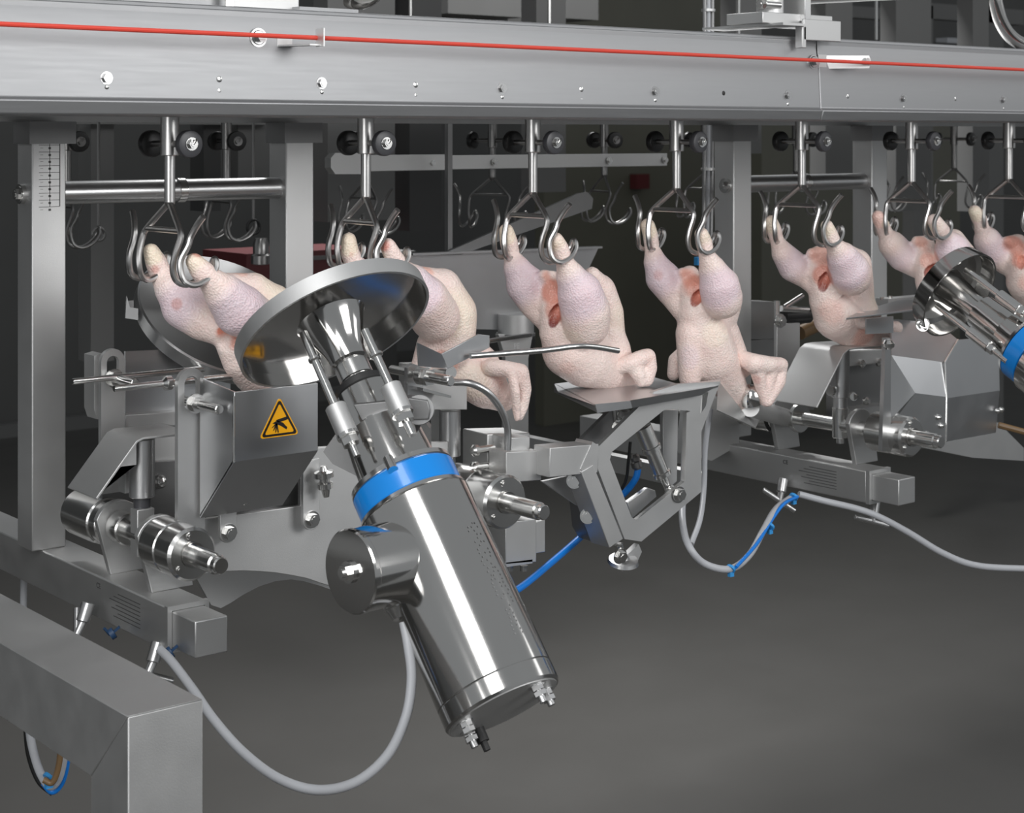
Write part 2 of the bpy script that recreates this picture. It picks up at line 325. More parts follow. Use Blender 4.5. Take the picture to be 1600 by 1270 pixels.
#=====================================================================  POSTS, ROUND TUBES
PX = {}
def post(px, label, w=.05, zb=-.575, cap=True):
    x = P(px, 400, Y=YP).x; PX[px] = x
    t = thing('support_post', label, 'post', V(x+w/2, YP+w/2, zb), 'square posts under the beam')
    part('tube', MB().box(V(x, YP, zb), V(x+w, YP+w, .017)), 'blast', t, bevel=.002)
    part('head_plate', MB().box(V(x-.006, YP-.006, -.013), V(x+w+.012, YP+w, .018)), 'blast_dark', t)
    return t
p1 = post(50, 'leftmost square steel post with etched scale, left of the first chicken')
p2 = post(447, 'square steel post between the first and second chickens')
p3 = post(1146, 'square steel post between the fourth and fifth chickens')
p4 = post(1362, 'square steel post directly behind the sixth chicken')
# etched scale on post 1
mb = MB(); x0 = PX[50]
for k in range(11):
    z = -.005-.0095*k; mb.box(V(x0+.010, YP-.0004, z), V(x0+.040, YP, z-.0007))
    mb.box(V(x0+.024, YP-.0004, z-.003), V(x0+.0275, YP, z-.006)); mb.box(V(x0+.012, YP-.0004, z-.004), V(x0+.016, YP, z-.0045))
mb.box(V(x0+.0255, YP-.0004, -.005), V(x0+.0262, YP, -.100)); mb.box(V(x0+.040, YP-.0004, -.003), V(x0+.0412, YP, -.100))
part('etched_scale', mb, 'etch', p1, 'etched height scale')
q = P(36, 303, X=x0); part('bolt', MB().cyl(q, q+Vector((-.006, 0, 0)), .014, 24).hexbolt(q+Vector((-.005, 0, 0)), (-1, 0, 0), .008), 'mirror', p1)
q = P(1135, 290, X=PX[1146]); part('bolt', MB().cyl(q, q+Vector((-.006, 0, 0)), .014, 24).hexbolt(q+Vector((-.005, 0, 0)), (-1, 0, 0), .008), 'mirror', p3)
def cross_tube(a, b, label):
    xa, xb = PX[a]+.05, PX[b]; zc = P(105 if a == 50 else 1170, 301 if a == 50 else 287.5, Y=YP+.025).z-H
    t = thing('round_tube', label, 'tube', V((xa+xb)/2, YP+.025, zc-.017))
    part('tube', MB().cyl(V(xa, YP+.025, zc), V(xb, YP+.025, zc), .0165, 28), 'brushed', t)
    xm = xa+(xb-xa)*(.53 if a == 50 else .5)
    part('clamp_ring', MB().cyl(V(xm-.006, YP+.025, zc), V(xm+.006, YP+.025, zc), .0185, 28), 'mirror', t)
cross_tube(50, 447, 'round steel cross tube behind the first shackle')
cross_tube(1146, 1362, 'round steel cross tube behind the fifth shackle')
#=====================================================================  SHACKLES
def make_shackle(label, group, loc, is_dark=False, rot=0):
    w = 'wire_dark' if is_dark else 'wire'
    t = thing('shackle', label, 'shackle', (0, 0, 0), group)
    r = .0042 if not is_dark else .0028
    part('sleeve', MB().cyl((0, 0, .045), (0, 0, -.027), .0118 if not is_dark else .0095, 24, ch=.001), 'wire' if not is_dark else 'wire_dark', t)
    part('stem', MB().cyl((0, 0, -.026), (0, 0, -.086), .0070, 20).lathe((0, 0, -.082), (0, 0, -1), [(0, .0070), (.006, .0068), (.012, .003)], 16), w, t)
    part('axle', MB().cyl((0, -.047, -.012), (0, .047, -.012), .0042, 14), w, t)
    for s in (-1, 1):
        y = s*.047
        wh = part('roller', MB().lathe((0, y-.0065, -.012), (0, 1, 0), [(0, .0125), (.0012, .0165), (.003, .0175), (.010, .0175), (.0118, .0165), (.013, .0125)], 32), 'black' if is_dark or s > 0 else 'greyp', t)
        part('axle_bolt', MB().hexbolt((0, y+s*.0065, -.012), (0, s, 0), .0062).cyl((0, y+s*.013, -.012), (0.002, y+s*.016, -.006), .0012, 6), 'mirror' if not is_dark else 'wire_dark', wh)
        yi, yo = s*.047, s*.070
        # bearer rod: apex > shoulder > down > J towards +X > across > back > up > flared tip
        pts = [(0, 0, -.086), (0, s*.022, -.104), (0, yi-s*.004, -.122), (0, yi, -.132), (-.001, yi-s*.002, -.152), (.002, yi-s*.004, -.168), (.010, yi-s*.003, -.182), (.024, yi+s*.001, -.188), (.040, yi+s*.003, -.181),
               (.049, yi+s*.006, -.168), (.049, yi+s*.010, -.158), (.049, yo-s*.008, -.158), (.049, yo-s*.004, -.168), (.040, yo-s*.001, -.180), (.024, yo-s*.001, -.187), (.009, yo-s*.003, -.182), (.001, yo-s*.005, -.170), (-.003, yo-s*.005, -.155), (0, yo-s*.001, -.138), (0, yo+s*.001, -.126), (0, yo+s*.010, -.111), (0, yo+s*.019, -.101)]
        pts = [(a-.27*max(0, -.086-c), b_, c) for a, b_, c in pts]
        part('leg_hook', MB().tube([Vector(p) for p in pts], r, 10, 4), w, t)
    part('spreader_bar', MB().cyl((-.0094, -.043, -.121), (-.0094, .043, -.121), r*.9, 10), w, t)
    t.location = loc; t.rotation_euler = (0, 0, math.radians(rot)); return t
X0 = 1.034
ords = ['first', 'second', 'third', 'fourth', 'fifth', 'sixth', 'seventh']
proto = make_shackle('steel shackle holding the first chicken on the left beside the round guard', 'shackles carrying the chickens', V(X0, YS, 0))
rots = [2, -3, 0, 3, 2, 2, 2]
for k in range(1, 7):
    c = copy_tree(proto, None, None, 'steel shackle holding the %s chicken from the left' % ords[k]); c.location = V(X0+PITCH*k, YS, 0)
    c.rotation_euler = (0, 0, math.radians(rots[k]))
proto.rotation_euler = (0, 0, math.radians(rots[0]))
bl = {0: 'beside the leftmost post', 1: 'behind the left round tube', 2: 'behind the second chicken shackle', 3: 'left of the third chicken shackle', 4: 'left of the fourth chicken shackle', 5: 'beside the hose bundle', 6: 'behind the fifth chicken shackle', 7: 'behind the square post at the sixth chicken', 8: 'between the sixth and seventh chicken shackles'}
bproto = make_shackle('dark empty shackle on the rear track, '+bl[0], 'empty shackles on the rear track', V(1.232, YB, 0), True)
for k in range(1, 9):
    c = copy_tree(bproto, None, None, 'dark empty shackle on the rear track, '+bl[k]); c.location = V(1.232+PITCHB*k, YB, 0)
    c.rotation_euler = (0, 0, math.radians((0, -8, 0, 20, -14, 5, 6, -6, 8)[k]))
rb = thing('rear_track', 'steel rail of the rear track hidden behind the beam', 'rail', V(2, YB, .03))
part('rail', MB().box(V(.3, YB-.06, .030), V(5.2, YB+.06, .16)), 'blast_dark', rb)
part('cable_tray', MB().box(V(.3, 2.86, .06), V(5.2, 2.94, .12)), 'blast_dark', rb)
#=====================================================================  REAR GUIDE PLATES, BACKGROUND FRAMES
gp = thing('guide_plate', 'long grey guide plate with bolts behind the second to fourth shackles', 'plate', P(780, 268, Y=2.60))
zc = P(780, 253, Y=2.6).z
xa, xb, xc = P(565, 250, Y=2.6).x, P(698, 250, Y=2.6).x, P(1040, 250, Y=2.6).x
part('front_strip', MB().box((xa, 2.59, zc-.014), (xb, 2.594, zc+.016)), 'blast', gp, bevel=.001)
part('rear_strip', MB().box((xb-.03, 2.595, zc-.013), (xc, 2.60, zc+.014)), 'blast', gp, bevel=.001)
part('end_block', MB().prism([P(517, 247, Y=2.58), P(524, 239, Y=2.58), P(568, 239, Y=2.58), P(568, 272, Y=2.58), P(524, 272, Y=2.58), P(517, 262, Y=2.58)], (0, .02, 0)), 'blast', gp)
for px in (676, 774, 953, 1040):
    part('bolt', MB().hexbolt((P(px, 253, Y=2.59).x, 2.592, zc), (0, -1, 0), .0055), 'mirror', gp)
YR = 3.3
def rpost(nm, lb, cat, x0, x1, y1, m_, th=.06):
    a = P(x0, 260, Y=YR); b = P(x1, 260, Y=YR); zb = P((x0+x1)/2, y1, Y=YR).z
    return solo(nm, MB().box((a.x, YR, zb), (b.x, YR+th, H+.50)), m_, lb, cat)
for nm, lb, x0, x1, y1, m_ in (
    ('rear_post', 'grey upright post behind the rollers right of the leftmost post', 142, 178, 565, 'far'),
    ('rear_post', 'wide grey upright just left of the second square post', 372, 424, 285, 'far'),
    ('rear_post', 'faint dark upright behind the middle of the left round tube', 318, 345, 330, 'far2'),
    ('rear_cabinet', 'grey flat cabinet behind the second shackle', 512, 617, 345, 'far'),
    ('rear_cabinet', 'dark cabinet right of the second shackle', 640, 690, 360, 'far2'),
    ('rear_post', 'grey upright behind the third shackle', 838, 884, 300, 'far'),
    ('rear_post', 'grey upright beside the saddle bracket behind the beam', 1150, 1190, 240, 'far'),
    ('rear_post', 'grey upright behind the fifth shackle', 1290, 1332, 275, 'far'),
    ('rear_post', 'grey upright behind the sixth shackle', 1400, 1455, 330, 'far'),
    ('rear_post', 'grey upright left of the seventh shackle', 1520, 1545, 330, 'far')):
    rpost(nm, lb, 'post' if 'post' in nm else 'cabinet', x0, x1, y1, m_)
of = thing('overhead_girder', 'long girder above the frame that carries the rear uprights', 'girder', V(3, YR, .5))
part('girder', MB().box(V(.3, YR-.05, .50), V(8.0, YR+.11, .58)), 'far', of)
rb2 = thing('rear_crossbar', 'thin horizontal steel bar joining the rear uprights below the beam', 'bar', P(270, 190, Y=3.27))
part('bar', MB().box(P(120, 188, Y=3.27), P(424, 195, Y=3.27)+Vector((0, .03, 0))), 'far', rb2)
bgbox('red_box', 'small dark red box on the far panel wall left of the middle post', 'box', 995, 272, 1015, 295, 7.53, .06, 'redp')
bgbox('red_machine_cover', 'dark red machine cover behind the second chicken', 'cover', 385, 392, 575, 472, 3.355, .2, 'redp')
bgbox('grey_ledge', 'pale grey ledge above the dark red cover', 'ledge', 487, 396, 650, 402, 3.35, .1, 'far')
hp = thing('sheet_hopper', 'mottled grey sheet steel tray behind the second and third chickens', 'tray', P(780, 520, Y=2.5))
part('hanger', MB().box(P(700, 400, Y=2.524), P(707, 180, Y=2.524)+Vector((0, .01, 0))), 'blast_dark', hp)
part('tray_wall', MB().prism([P(x, y, Y=2.52) for x, y in ((640, 396), (936, 385), (905, 452), (842, 495), (820, 516), (742, 514), (690, 500), (640, 480))], (0, .004, 0)), 'sheet', hp)
part('top_lip', MB().bar(P(640, 397, Y=2.51), P(936, 386, Y=2.51), .02, .004), 'sheet', hp)
dv = thing('deflector_bar', 'flat dark steel bar slanting up behind the third shackle', 'bar', P(800, 345, Y=2.42))
part('bar', MB().prism([P(x, y, Y=2.512) for x, y in ((690, 398), (905, 302), (918, 300), (927, 310), (925, 326), (760, 384), (720, 398))], (0, .007, 0)), 'blast_dark', dv)
pe = thing('nozzle_bracket', 'grey bracket with white lettering PE beneath the sheet tray', 'bracket', P(805, 700, Y=2.25))
part('upper_block', MB().cyl(P(806, 490, Y=2.50), P(806, 522, Y=2.50), .034, 28), 'blast', pe)
part('neck', MB().prism(PP(((779, 522), (833, 522), (826, 560), (826, 690), (790, 690), (790, 560)), Y=2.49), (0, .012, 0)), 'blast', pe, bevel=.001)
text('PE', .015, P(807, 541, Y=2.4892), (1, 0, 0), (0, 0, 1), 'white', pe)
part('foot_rail', MB().box(P(792, 676, Y=2.49), Vector((P(792, 676, Y=2.49).x+.02, 1.99, P(826, 695, Y=2.49).z))), 'blast', pe)
part('crimp', MB().cyl(P(806, 520, Y=2.50), P(806, 524, Y=2.50), .037, 28), 'blast_dark', pe)
for px, py, lb in ((160, 350, ''), (408, 360, '')):
    t = thing('hose_coupling', 'dark ring and coupling hanging behind the %s' % ('grey upright at left' if px == 160 else 'second square post'), 'coupling', P(px, py+40, Y=2.9))
    if px == 408:
        part('stem', MB().cyl(P(px-12, 342, Y=2.9), P(px-12, 100, Y=2.9), .003, 8), 'wire_dark', t)
        part('body', MB().lathe(P(px, 372, Y=2.9), (0, 0, -1), [(0, .012), (.012, .016), (.03, .016), (.034, .020), (.05, .020), (.052, .012)], 20), 'wire_dark', t)
        part('eye', MB().tube(arc(P(px-12, 355, Y=2.9), .014, 0, 360, 16), .003, 8), 'black', t)
    else:
        part('stem', MB().cyl(P(154, 352, Y=2.9), P(154, 100, Y=2.9), .003, 8), 'wire_dark', t)
        part('eye', MB().tube(arc(P(154, 366, Y=2.9), .012, 0, 360, 16), .003, 8), 'wire_dark', t)
#=====================================================================  BIRDS
def mix(a, b, t): return a*(1-t)+b*t
def remeshed(name, strokes, vox, off, it=5, cut=None):
    mb = MB()
    for st in strokes:
        for (p, r), (q, s) in zip(st, st[1:]):
            n = 6; d = (q-p); L = d.length
            if L < 1e-6: continue
            # rounded cone
            pr = [(-r*math.cos(a), r*math.sin(a)) for a in (0.02, .4, .8, 1.2)]+[(0, r)]+[(L*k/3, r+(s-r)*k/3) for k in (1, 2)]+[(L, s)]+[(L+s*math.sin(a), s*math.cos(a)) for a in (.4, .8, 1.2, 1.55)]
            mb.lathe(p, d, pr, 20)
    me = mb.mesh('tmp', off); o = bpy.data.objects.new('tmp', me); COL.objects.link(o)
    m = o.modifiers.new('r', 'REMESH'); m.mode = 'VOXEL'; m.voxel_size = vox; m.use_smooth_shade = True
    co = None
    if cut:
        (p, r), (q, t_) = cut; cm = MB(); L = (q-p).length
        cm.lathe(p, q-p, [(-r*math.cos(a), r*math.sin(a)) for a in (.05, .5, 1., 1.57)]+[(L, t_)]+[(L+t_*math.sin(a), t_*math.cos(a)) for a in (.5, 1., 1.52)], 20)
        cme = cm.mesh('cut', off); co = bpy.data.objects.new('cut', cme); COL.objects.link(co)
        b_ = o.modifiers.new('b', 'BOOLEAN'); b_.operation = 'DIFFERENCE'; b_.object = co; b_.solver = 'EXACT'
    s = o.modifiers.new('s', 'SMOOTH'); s.factor = .6; s.iterations = it
    dg = bpy.context.evaluated_depsgraph_get(); out = bpy.data.meshes.new_from_object(o.evaluated_get(dg)); bpy.data.objects.remove(o); bpy.data.meshes.remove(me)
    if co: bpy.data.objects.remove(co)
    out.shade_smooth(); out.name = name; out.materials.clear(); return out
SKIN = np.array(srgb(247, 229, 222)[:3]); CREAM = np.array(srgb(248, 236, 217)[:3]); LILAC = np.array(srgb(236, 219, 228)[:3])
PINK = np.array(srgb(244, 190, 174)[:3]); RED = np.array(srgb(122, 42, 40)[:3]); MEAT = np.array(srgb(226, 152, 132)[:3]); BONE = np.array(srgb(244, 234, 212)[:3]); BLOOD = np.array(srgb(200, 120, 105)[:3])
def paint(me, off, blobs, base=SKIN):
    n = len(me.vertices); co = np.empty(n*3, np.float32); me.vertices.foreach_get('co', co); co = co.reshape(-1, 3)+np.array(off, np.float32)
    col = np.tile(base, (n, 1)).astype(np.float32)
    for (c, r, color, k) in blobs:
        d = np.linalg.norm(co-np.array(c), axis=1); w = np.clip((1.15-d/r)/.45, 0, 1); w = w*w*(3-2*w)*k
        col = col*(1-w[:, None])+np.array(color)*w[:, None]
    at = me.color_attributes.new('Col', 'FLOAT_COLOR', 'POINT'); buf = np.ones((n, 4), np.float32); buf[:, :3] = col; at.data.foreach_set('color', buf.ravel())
def pushin(me, off, dents):
    n = len(me.vertices); co = np.empty(n*3, np.float32); me.vertices.foreach_get('co', co); co = co.reshape(-1, 3)
    for (c, r, dep, dr) in dents:
        d = np.linalg.norm(co+np.array(off)-np.array(c), axis=1); w = np.clip(1-d/r, 0, 1); w = w*w*(3-2*w); co += (w*dep)[:, None]*np.array(dr)
    me.vertices.foreach_set('co', co.ravel().astype(np.float32)); me.update()
VIEW = Vector((.6, .75, -.12)).normalized()
def bird(label, yo, strokes, wings, blobs, dents, vox=.0032, cut=None):
    def cv(st): 
        o = []
        for (x, y, dy, r) in st:
            p = P(x, y, Y=YS+dy+yo); o.append((p, r*depth(p)/F))
        return o
    for s_ in strokes[:2]:
        if len(s_) > 3 and s_[0][3] < 12: s_[0] = s_[0][:3]+(s_[0][3]*1.3,); s_[1] = s_[1][:3]+(s_[1][3]*1.12,)
    for s_ in strokes[:2]:
        for i_ in range(min(3, len(s_)-3)):
            q_ = s_[i_]; s_[i_] = (q_[0], q_[1], math.copysign(.058, q_[2]), q_[3])
    st = [cv(s) for s in strokes]
    base = P(strokes[0][0][0], strokes[0][0][1], Y=YS+yo)
    t = thing('chicken_carcass', label, 'chicken', base, 'plucked chickens hanging from the front track')
    def surf(x, y, dy): return P(x, y, Y=YS+dy+yo)
    bb = []
    for (x, y, dy, r, c, k) in blobs:
        p = surf(x, y, dy); bb.append((p, r*depth(p)/F, c, k))
    dd = []
    for (x, y, dy, r, dep) in dents:
        p = surf(x, y, dy); dd.append((p, r*depth(p)/F, dep, VIEW))
    ct = cv(cut) if cut else None
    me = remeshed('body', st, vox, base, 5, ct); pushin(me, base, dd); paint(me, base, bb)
    if ct:
        n = len(me.vertices); co = np.empty(n*3, np.float32); me.vertices.foreach_get('co', co); co = co.reshape(-1, 3)+np.array(base, np.float32)
        a_, b_ = np.array(ct[0][0]), np.array(ct[1][0]); ab = b_-a_; tt_ = np.clip(((co-a_)@ab)/(ab@ab), 0, 1)
        d = np.linalg.norm(co-(a_+tt_[:, None]*ab), axis=1); rr = ct[0][1]*(1-tt_)+ct[1][1]*tt_
        w = np.clip((1.12-d/rr)/.12, 0, 1)[:, None]; inner = np.array(MEAT)*(1-tt_[:, None])+np.array(RED)*tt_[:, None]
        at = me.color_attributes['Col']; buf = np.empty(n*4, np.float32); at.data.foreach_get('color', buf); buf = buf.reshape(-1, 4)
        buf[:, :3] = buf[:, :3]*(1-w)+inner*w; at.data.foreach_set('color', buf.ravel())
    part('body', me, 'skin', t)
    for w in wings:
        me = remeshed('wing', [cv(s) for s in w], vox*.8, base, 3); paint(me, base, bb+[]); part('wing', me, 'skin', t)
    return t
L_, C_, K_, R_, B_, M_, O_ = LILAC, CREAM, PINK, RED, BONE, MEAT, BLOOD
# first
bird('first chicken on the left, held over the round guard with both drumsticks forward', 0,
 [[(236, 392, .05, 13), (243, 408, .05, 17), (252, 428, .05, 18), (268, 452, .045, 27), (289, 477, .04, 38), (318, 500, .02, 33), (345, 515, .0, 26)],
  [(303, 408, -.055, 14), (313, 421, -.055, 18), (328, 436, -.055, 20), (350, 458, -.055, 32), (374, 484, -.05, 42), (398, 500, -.04, 38)],
  [(355, 440, .0, 15), (395, 455, -.0, 30), (420, 485, .0, 44), (430, 520, 0, 40), (420, 560, 0, 30)],
  [(352, 505, .0, 20), (362, 538, -.01, 25), (376, 562, -.01, 30), (394, 588, 0, 28), (405, 610, 0, 20)],
  [(400, 500, 0, 40), (395, 560, 0, 35)]],
 [],
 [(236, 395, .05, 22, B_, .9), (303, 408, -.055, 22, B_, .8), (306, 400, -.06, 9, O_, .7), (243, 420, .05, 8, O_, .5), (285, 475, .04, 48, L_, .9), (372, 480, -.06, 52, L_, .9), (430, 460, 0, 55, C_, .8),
  (276, 475, .02, 10, O_, .5), (348, 524, -.03, 20, M_, .9), (366, 535, -.04, 22, M_, .9), (388, 540, -.05, 14, K_, .8), (375, 430, 0, 14, K_, .6)],
 [(352, 535, -.02, 18, .006)], cut=[(346, 518, -.022, 8), (360, 540, -.034, 9)])
# second
bird('second chicken from the left, bent under the guide band with wing hanging down', 0,
 [[(545, 374, .05, 12), (547, 396, .05, 15), (556, 415, .05, 16), (570, 430, .045, 22), (590, 450, .03, 26), (620, 470, 0, 26)],
  [(606, 384, -.05, 13), (617, 405, -.05, 15), (628, 420, -.05, 16), (645, 440, -.05, 28), (662, 468, -.045, 40), (680, 495, -.03, 40)],
  [(650, 428, .0, 14), (690, 450, .0, 32), (704, 490, .0, 42), (702, 520, .0, 42), (700, 550, .0, 34)],
  [(700, 500, 0, 40), (690, 540, 0, 36), (700, 575, .01, 30), (735, 590, 0, 34), (760, 605, 0, 34), (785, 622, .0, 22)],
  [(735, 535, 0, 16), (765, 560, 0, 14), (770, 590, 0, 22)],
  [(680, 540, 0, 30), (665, 580, 0, 25)]],
 [[[(765, 574, -.03, 14), (790, 576, -.045, 13), (810, 580, -.05, 13)], [(812, 582, -.05, 15), (819, 608, -.05, 12), (817, 635, -.05, 9), (812, 652, -.05, 6)], [(800, 584, -.055, 8), (805, 612, -.06, 8), (807, 640, -.055, 7), (808, 654, -.055, 5)]]],
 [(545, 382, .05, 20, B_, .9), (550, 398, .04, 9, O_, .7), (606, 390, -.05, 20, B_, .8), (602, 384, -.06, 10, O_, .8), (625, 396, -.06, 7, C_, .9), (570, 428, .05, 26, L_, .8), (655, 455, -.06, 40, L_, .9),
  (700, 490, 0, 55, C_, .8), (665, 425, -.01, 14, K_, .7), (705, 580, -.03, 22, K_, .8), (690, 560, -.03, 15, M_, .6), (790, 600, -.04, 12, O_, .4), (740, 600, -.03, 35, C_, .5)],
 [(795, 605, -.03, 18, .006), (705, 532, -.04, 14, .004)])
# third
bird('third chicken from the left, hanging clear with open red cavity, resting on a tray', 0,
 [[(791, 360, .052, 9), (795, 378, .052, 13), (799, 398, .052, 13), (808, 420, .05, 22), (822, 445, .045, 32), (838, 474, .035, 27), (855, 500, .02, 20)],
  [(869, 374, -.055, 9), (876, 388, -.055, 12), (882, 408, -.055, 14), (892, 432, -.055, 24), (906, 458, -.055, 36), (914, 486, -.05, 40), (916, 505, -.045, 38)],
  [(925, 430, -.01, 14), (935, 455, -.0, 28), (945, 490, .0, 30), (950, 520, .0, 27)],
  [(850, 430, .01, 10), (862, 440, .01, 18), (866, 480, .0, 24), (872, 520, .0, 30), (888, 548, 0, 42), (915, 560, 0, 46), (945, 576, 0, 36), (970, 590, 0, 24), (990, 598, 0, 12)],
  [(945, 520, 0, 30), (955, 550, 0, 32), (975, 575, 0, 20)],
  [(900, 510, 0, 34), (910, 550, 0, 40)]],
 [[[(968, 572, -.03, 13), (985, 567, -.045, 13), (1000, 560, -.05, 13), (1012, 557, -.05, 13)], [(1012, 557, -.05, 13), (1013, 575, -.05, 14), (1010, 592, -.05, 12)], [(990, 570, -.045, 14), (998, 585, -.05, 12), (1002, 596, -.05, 9)]]],
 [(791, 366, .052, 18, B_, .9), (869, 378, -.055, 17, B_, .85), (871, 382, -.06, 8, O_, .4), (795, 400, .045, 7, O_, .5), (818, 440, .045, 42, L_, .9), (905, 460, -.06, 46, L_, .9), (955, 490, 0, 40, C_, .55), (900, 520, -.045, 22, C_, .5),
  (862, 430, -.01, 18, K_, .9), (864, 455, -.01, 22, M_, .85), (870, 485, -.02, 20, M_, .7), (885, 585, -.03, 20, K_, .25), (1000, 585, -.05, 10, O_, .4), (1008, 560, -.05, 14, K_, .3)],
 [(864, 430, .0, 14, .008), (895, 528, -.03, 9, .005)], cut=[(874, 478, -.017, 8), (862, 504, -.020, 11)])
# fourth
bird('fourth chicken from the left, hanging straight with wing folded beside the shiny ball', 0,
 [[(1012, 352, .052, 9), (1016, 366, .052, 11), (1019, 388, .052, 12), (1024, 410, .05, 19), (1036, 434, .045, 28), (1052, 458, .035, 24), (1066, 484, .02, 18)],
  [(1096, 366, -.055, 9), (1101, 378, -.055, 11), (1104, 398, -.055, 13), (1113, 420, -.055, 22), (1124, 446, -.055, 32), (1128, 466, -.05, 33)],
  [(1135, 440, -.02, 20), (1133, 470, -.0, 27), (1125, 495, .0, 28)],
  [(1066, 425, .01, 8), (1078, 430, .01, 16), (1082, 455, .0, 22), (1090, 490, .0, 34), (1100, 525, 0, 42), (1112, 560, 0, 42), (1132, 590, 0, 32), (1150, 615, 0, 22), (1160, 632, 0, 15)],
  [(1130, 520, 0, 26), (1145, 550, 0, 22), (1160, 575, 0, 16)],
  [(1080, 520, 0, 25), (1080, 560, 0, 22), (1078, 590, 0, 18)]],
 [[[(1156, 558, -.02, 12), (1178, 568, -.045, 16), (1200, 570, -.05, 14), (1220, 570, -.05, 12)], [(1222, 570, -.05, 9), (1216, 596, -.05, 12), (1200, 628, -.05, 8)], [(1184, 582, -.045, 12), (1190, 605, -.045, 10), (1196, 628, -.048, 8)], [(1205, 582, -.05, 10), (1200, 615, -.05, 7)]],
  [[(1070, 550, .05, 12), (1054, 562, .06, 10), (1052, 585, .06, 10)]]],
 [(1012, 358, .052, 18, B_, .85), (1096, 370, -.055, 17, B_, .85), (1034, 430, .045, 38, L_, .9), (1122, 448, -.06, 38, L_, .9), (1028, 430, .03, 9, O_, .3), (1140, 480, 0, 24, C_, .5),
  (1078, 430, -.01, 20, K_, .9), (1088, 450, -.01, 22, M_, .75), (1115, 520, -.03, 26, C_, .5), (1075, 560, -.02, 24, L_, .4), (1180, 595, -.05, 10, O_, .35)],
 [(1080, 432, .0, 14, .008), (1072, 545, -.03, 9, .006)], cut=[(1094, 458, -.020, 8), (1080, 480, -.024, 9)])
# fifth
bird('fifth chicken from the left, swung over the folded ramp with open red cavity', 0,
 [[(1205, 346, .05, 8), (1209, 358, .05, 11), (1214, 376, .05, 11), (1224, 396, .045, 19), (1240, 416, .04, 25), (1262, 432, .03, 20), (1275, 445, .01, 18)],
  [(1292, 353, -.055, 8), (1297, 366, -.055, 11), (1303, 382, -.055, 13), (1316, 402, -.055, 25), (1326, 422, -.05, 33), (1330, 430, -.045, 33)],
  [(1320, 390, .0, 12), (1338, 412, .0, 24), (1338, 440, .0, 27), (1345, 470, 0, 22), (1365, 500, 0, 14)],
  [(1268, 396, .01, 9), (1280, 400, .01, 17), (1283, 430, .0, 22), (1292, 470, .0, 28), (1306, 495, 0, 36), (1328, 508, 0, 34), (1352, 520, 0, 26), (1378, 530, 0, 16), (1396, 534, 0, 12)],
  [(1330, 460, 0, 26), (1345, 490, 0, 28)]],
 [[[(1345, 500, -.04, 14), (1370, 510, -.045, 12), (1400, 512, -.045, 11)]]],
 [(1205, 352, .05, 16, B_, .85), (1292, 358, -.055, 16, B_, .85), (1235, 408, .045, 34, L_, .85), (1322, 420, -.06, 38, L_, .9), (1350, 470, 0, 34, C_, .6), (1285, 395, -.01, 22, K_, .8), (1283, 405, -.03, 16, R_, .45),
  (1287, 430, -.02, 20, M_, .8), (1350, 520, -.03, 26, K_, .7), (1300, 490, -.03, 26, K_, .3)],
 [(1283, 405, .0, 16, .012), (1292, 495, -.03, 10, .006)], cut=[(1291, 428, -.016, 8), (1284, 452, -.020, 9)])
# sixth
bird('sixth chicken from the left, partly hidden by the smaller round guard', 0,
 [[(1372, 338, .05, 8), (1378, 352, .05, 11), (1384, 366, .05, 12), (1394, 382, .045, 22), (1410, 400, .04, 24), (1430, 416, .03, 18)],
  [(1460, 345, -.055, 9), (1467, 356, -.055, 12), (1476, 370, -.05, 15), (1488, 390, -.05, 28), (1496, 405, -.045, 28)],
  [(1432, 376, .01, 8), (1446, 382, .01, 15), (1448, 410, 0, 20), (1452, 440, 0, 22), (1462, 475, 0, 22), (1475, 500, 0, 22)],
  [(1490, 375, .0, 18), (1502, 400, 0, 24), (1500, 440, 0, 26), (1495, 480, 0, 24)]],
 [],
 [(1372, 344, .05, 16, K_, .5), (1382, 348, .05, 9, B_, .9), (1460, 350, -.055, 14, B_, .85), (1405, 395, .045, 32, L_, .85), (1490, 395, -.06, 32, L_, .9), (1445, 378, -.01, 18, K_, .8), (1452, 385, -.03, 12, R_, .45), (1450, 405, -.02, 18, K_, .8)],
 [(1448, 388, .0, 14, .008)], cut=[(1460, 412, -.016, 7), (1450, 430, -.018, 8)])
# seventh
bird('seventh chicken, rightmost, cut by the right edge of the picture', 0,
 [[(1523, 330, .05, 8), (1530, 342, .05, 11), (1534, 358, .05, 12), (1543, 376, .045, 22), (1556, 396, .04, 22), (1572, 412, .03, 18)],
  [(1618, 345, -.055, 11), (1630, 370, -.05, 22), (1640, 400, -.045, 28)],
  [(1574, 376, .01, 8), (1590, 382, .01, 17), (1594, 410, 0, 22), (1602, 440, 0, 30), (1625, 470, 0, 30)],
  [(1610, 410, 0, 26), (1630, 450, 0, 30)]],
 [],
 [(1523, 336, .05, 16, B_, .85), (1548, 385, .045, 32, L_, .85), (1588, 382, -.01, 22, M_, .8), (1592, 405, -.02, 20, M_, .8), (1594, 420, -.03, 10, R_, .8), (1600, 445, -.03, 22, K_, .6)],
 [(1596, 395, 0, 14, .006)], cut=[(1597, 405, -.018, 7), (1594, 428, -.022, 8)])
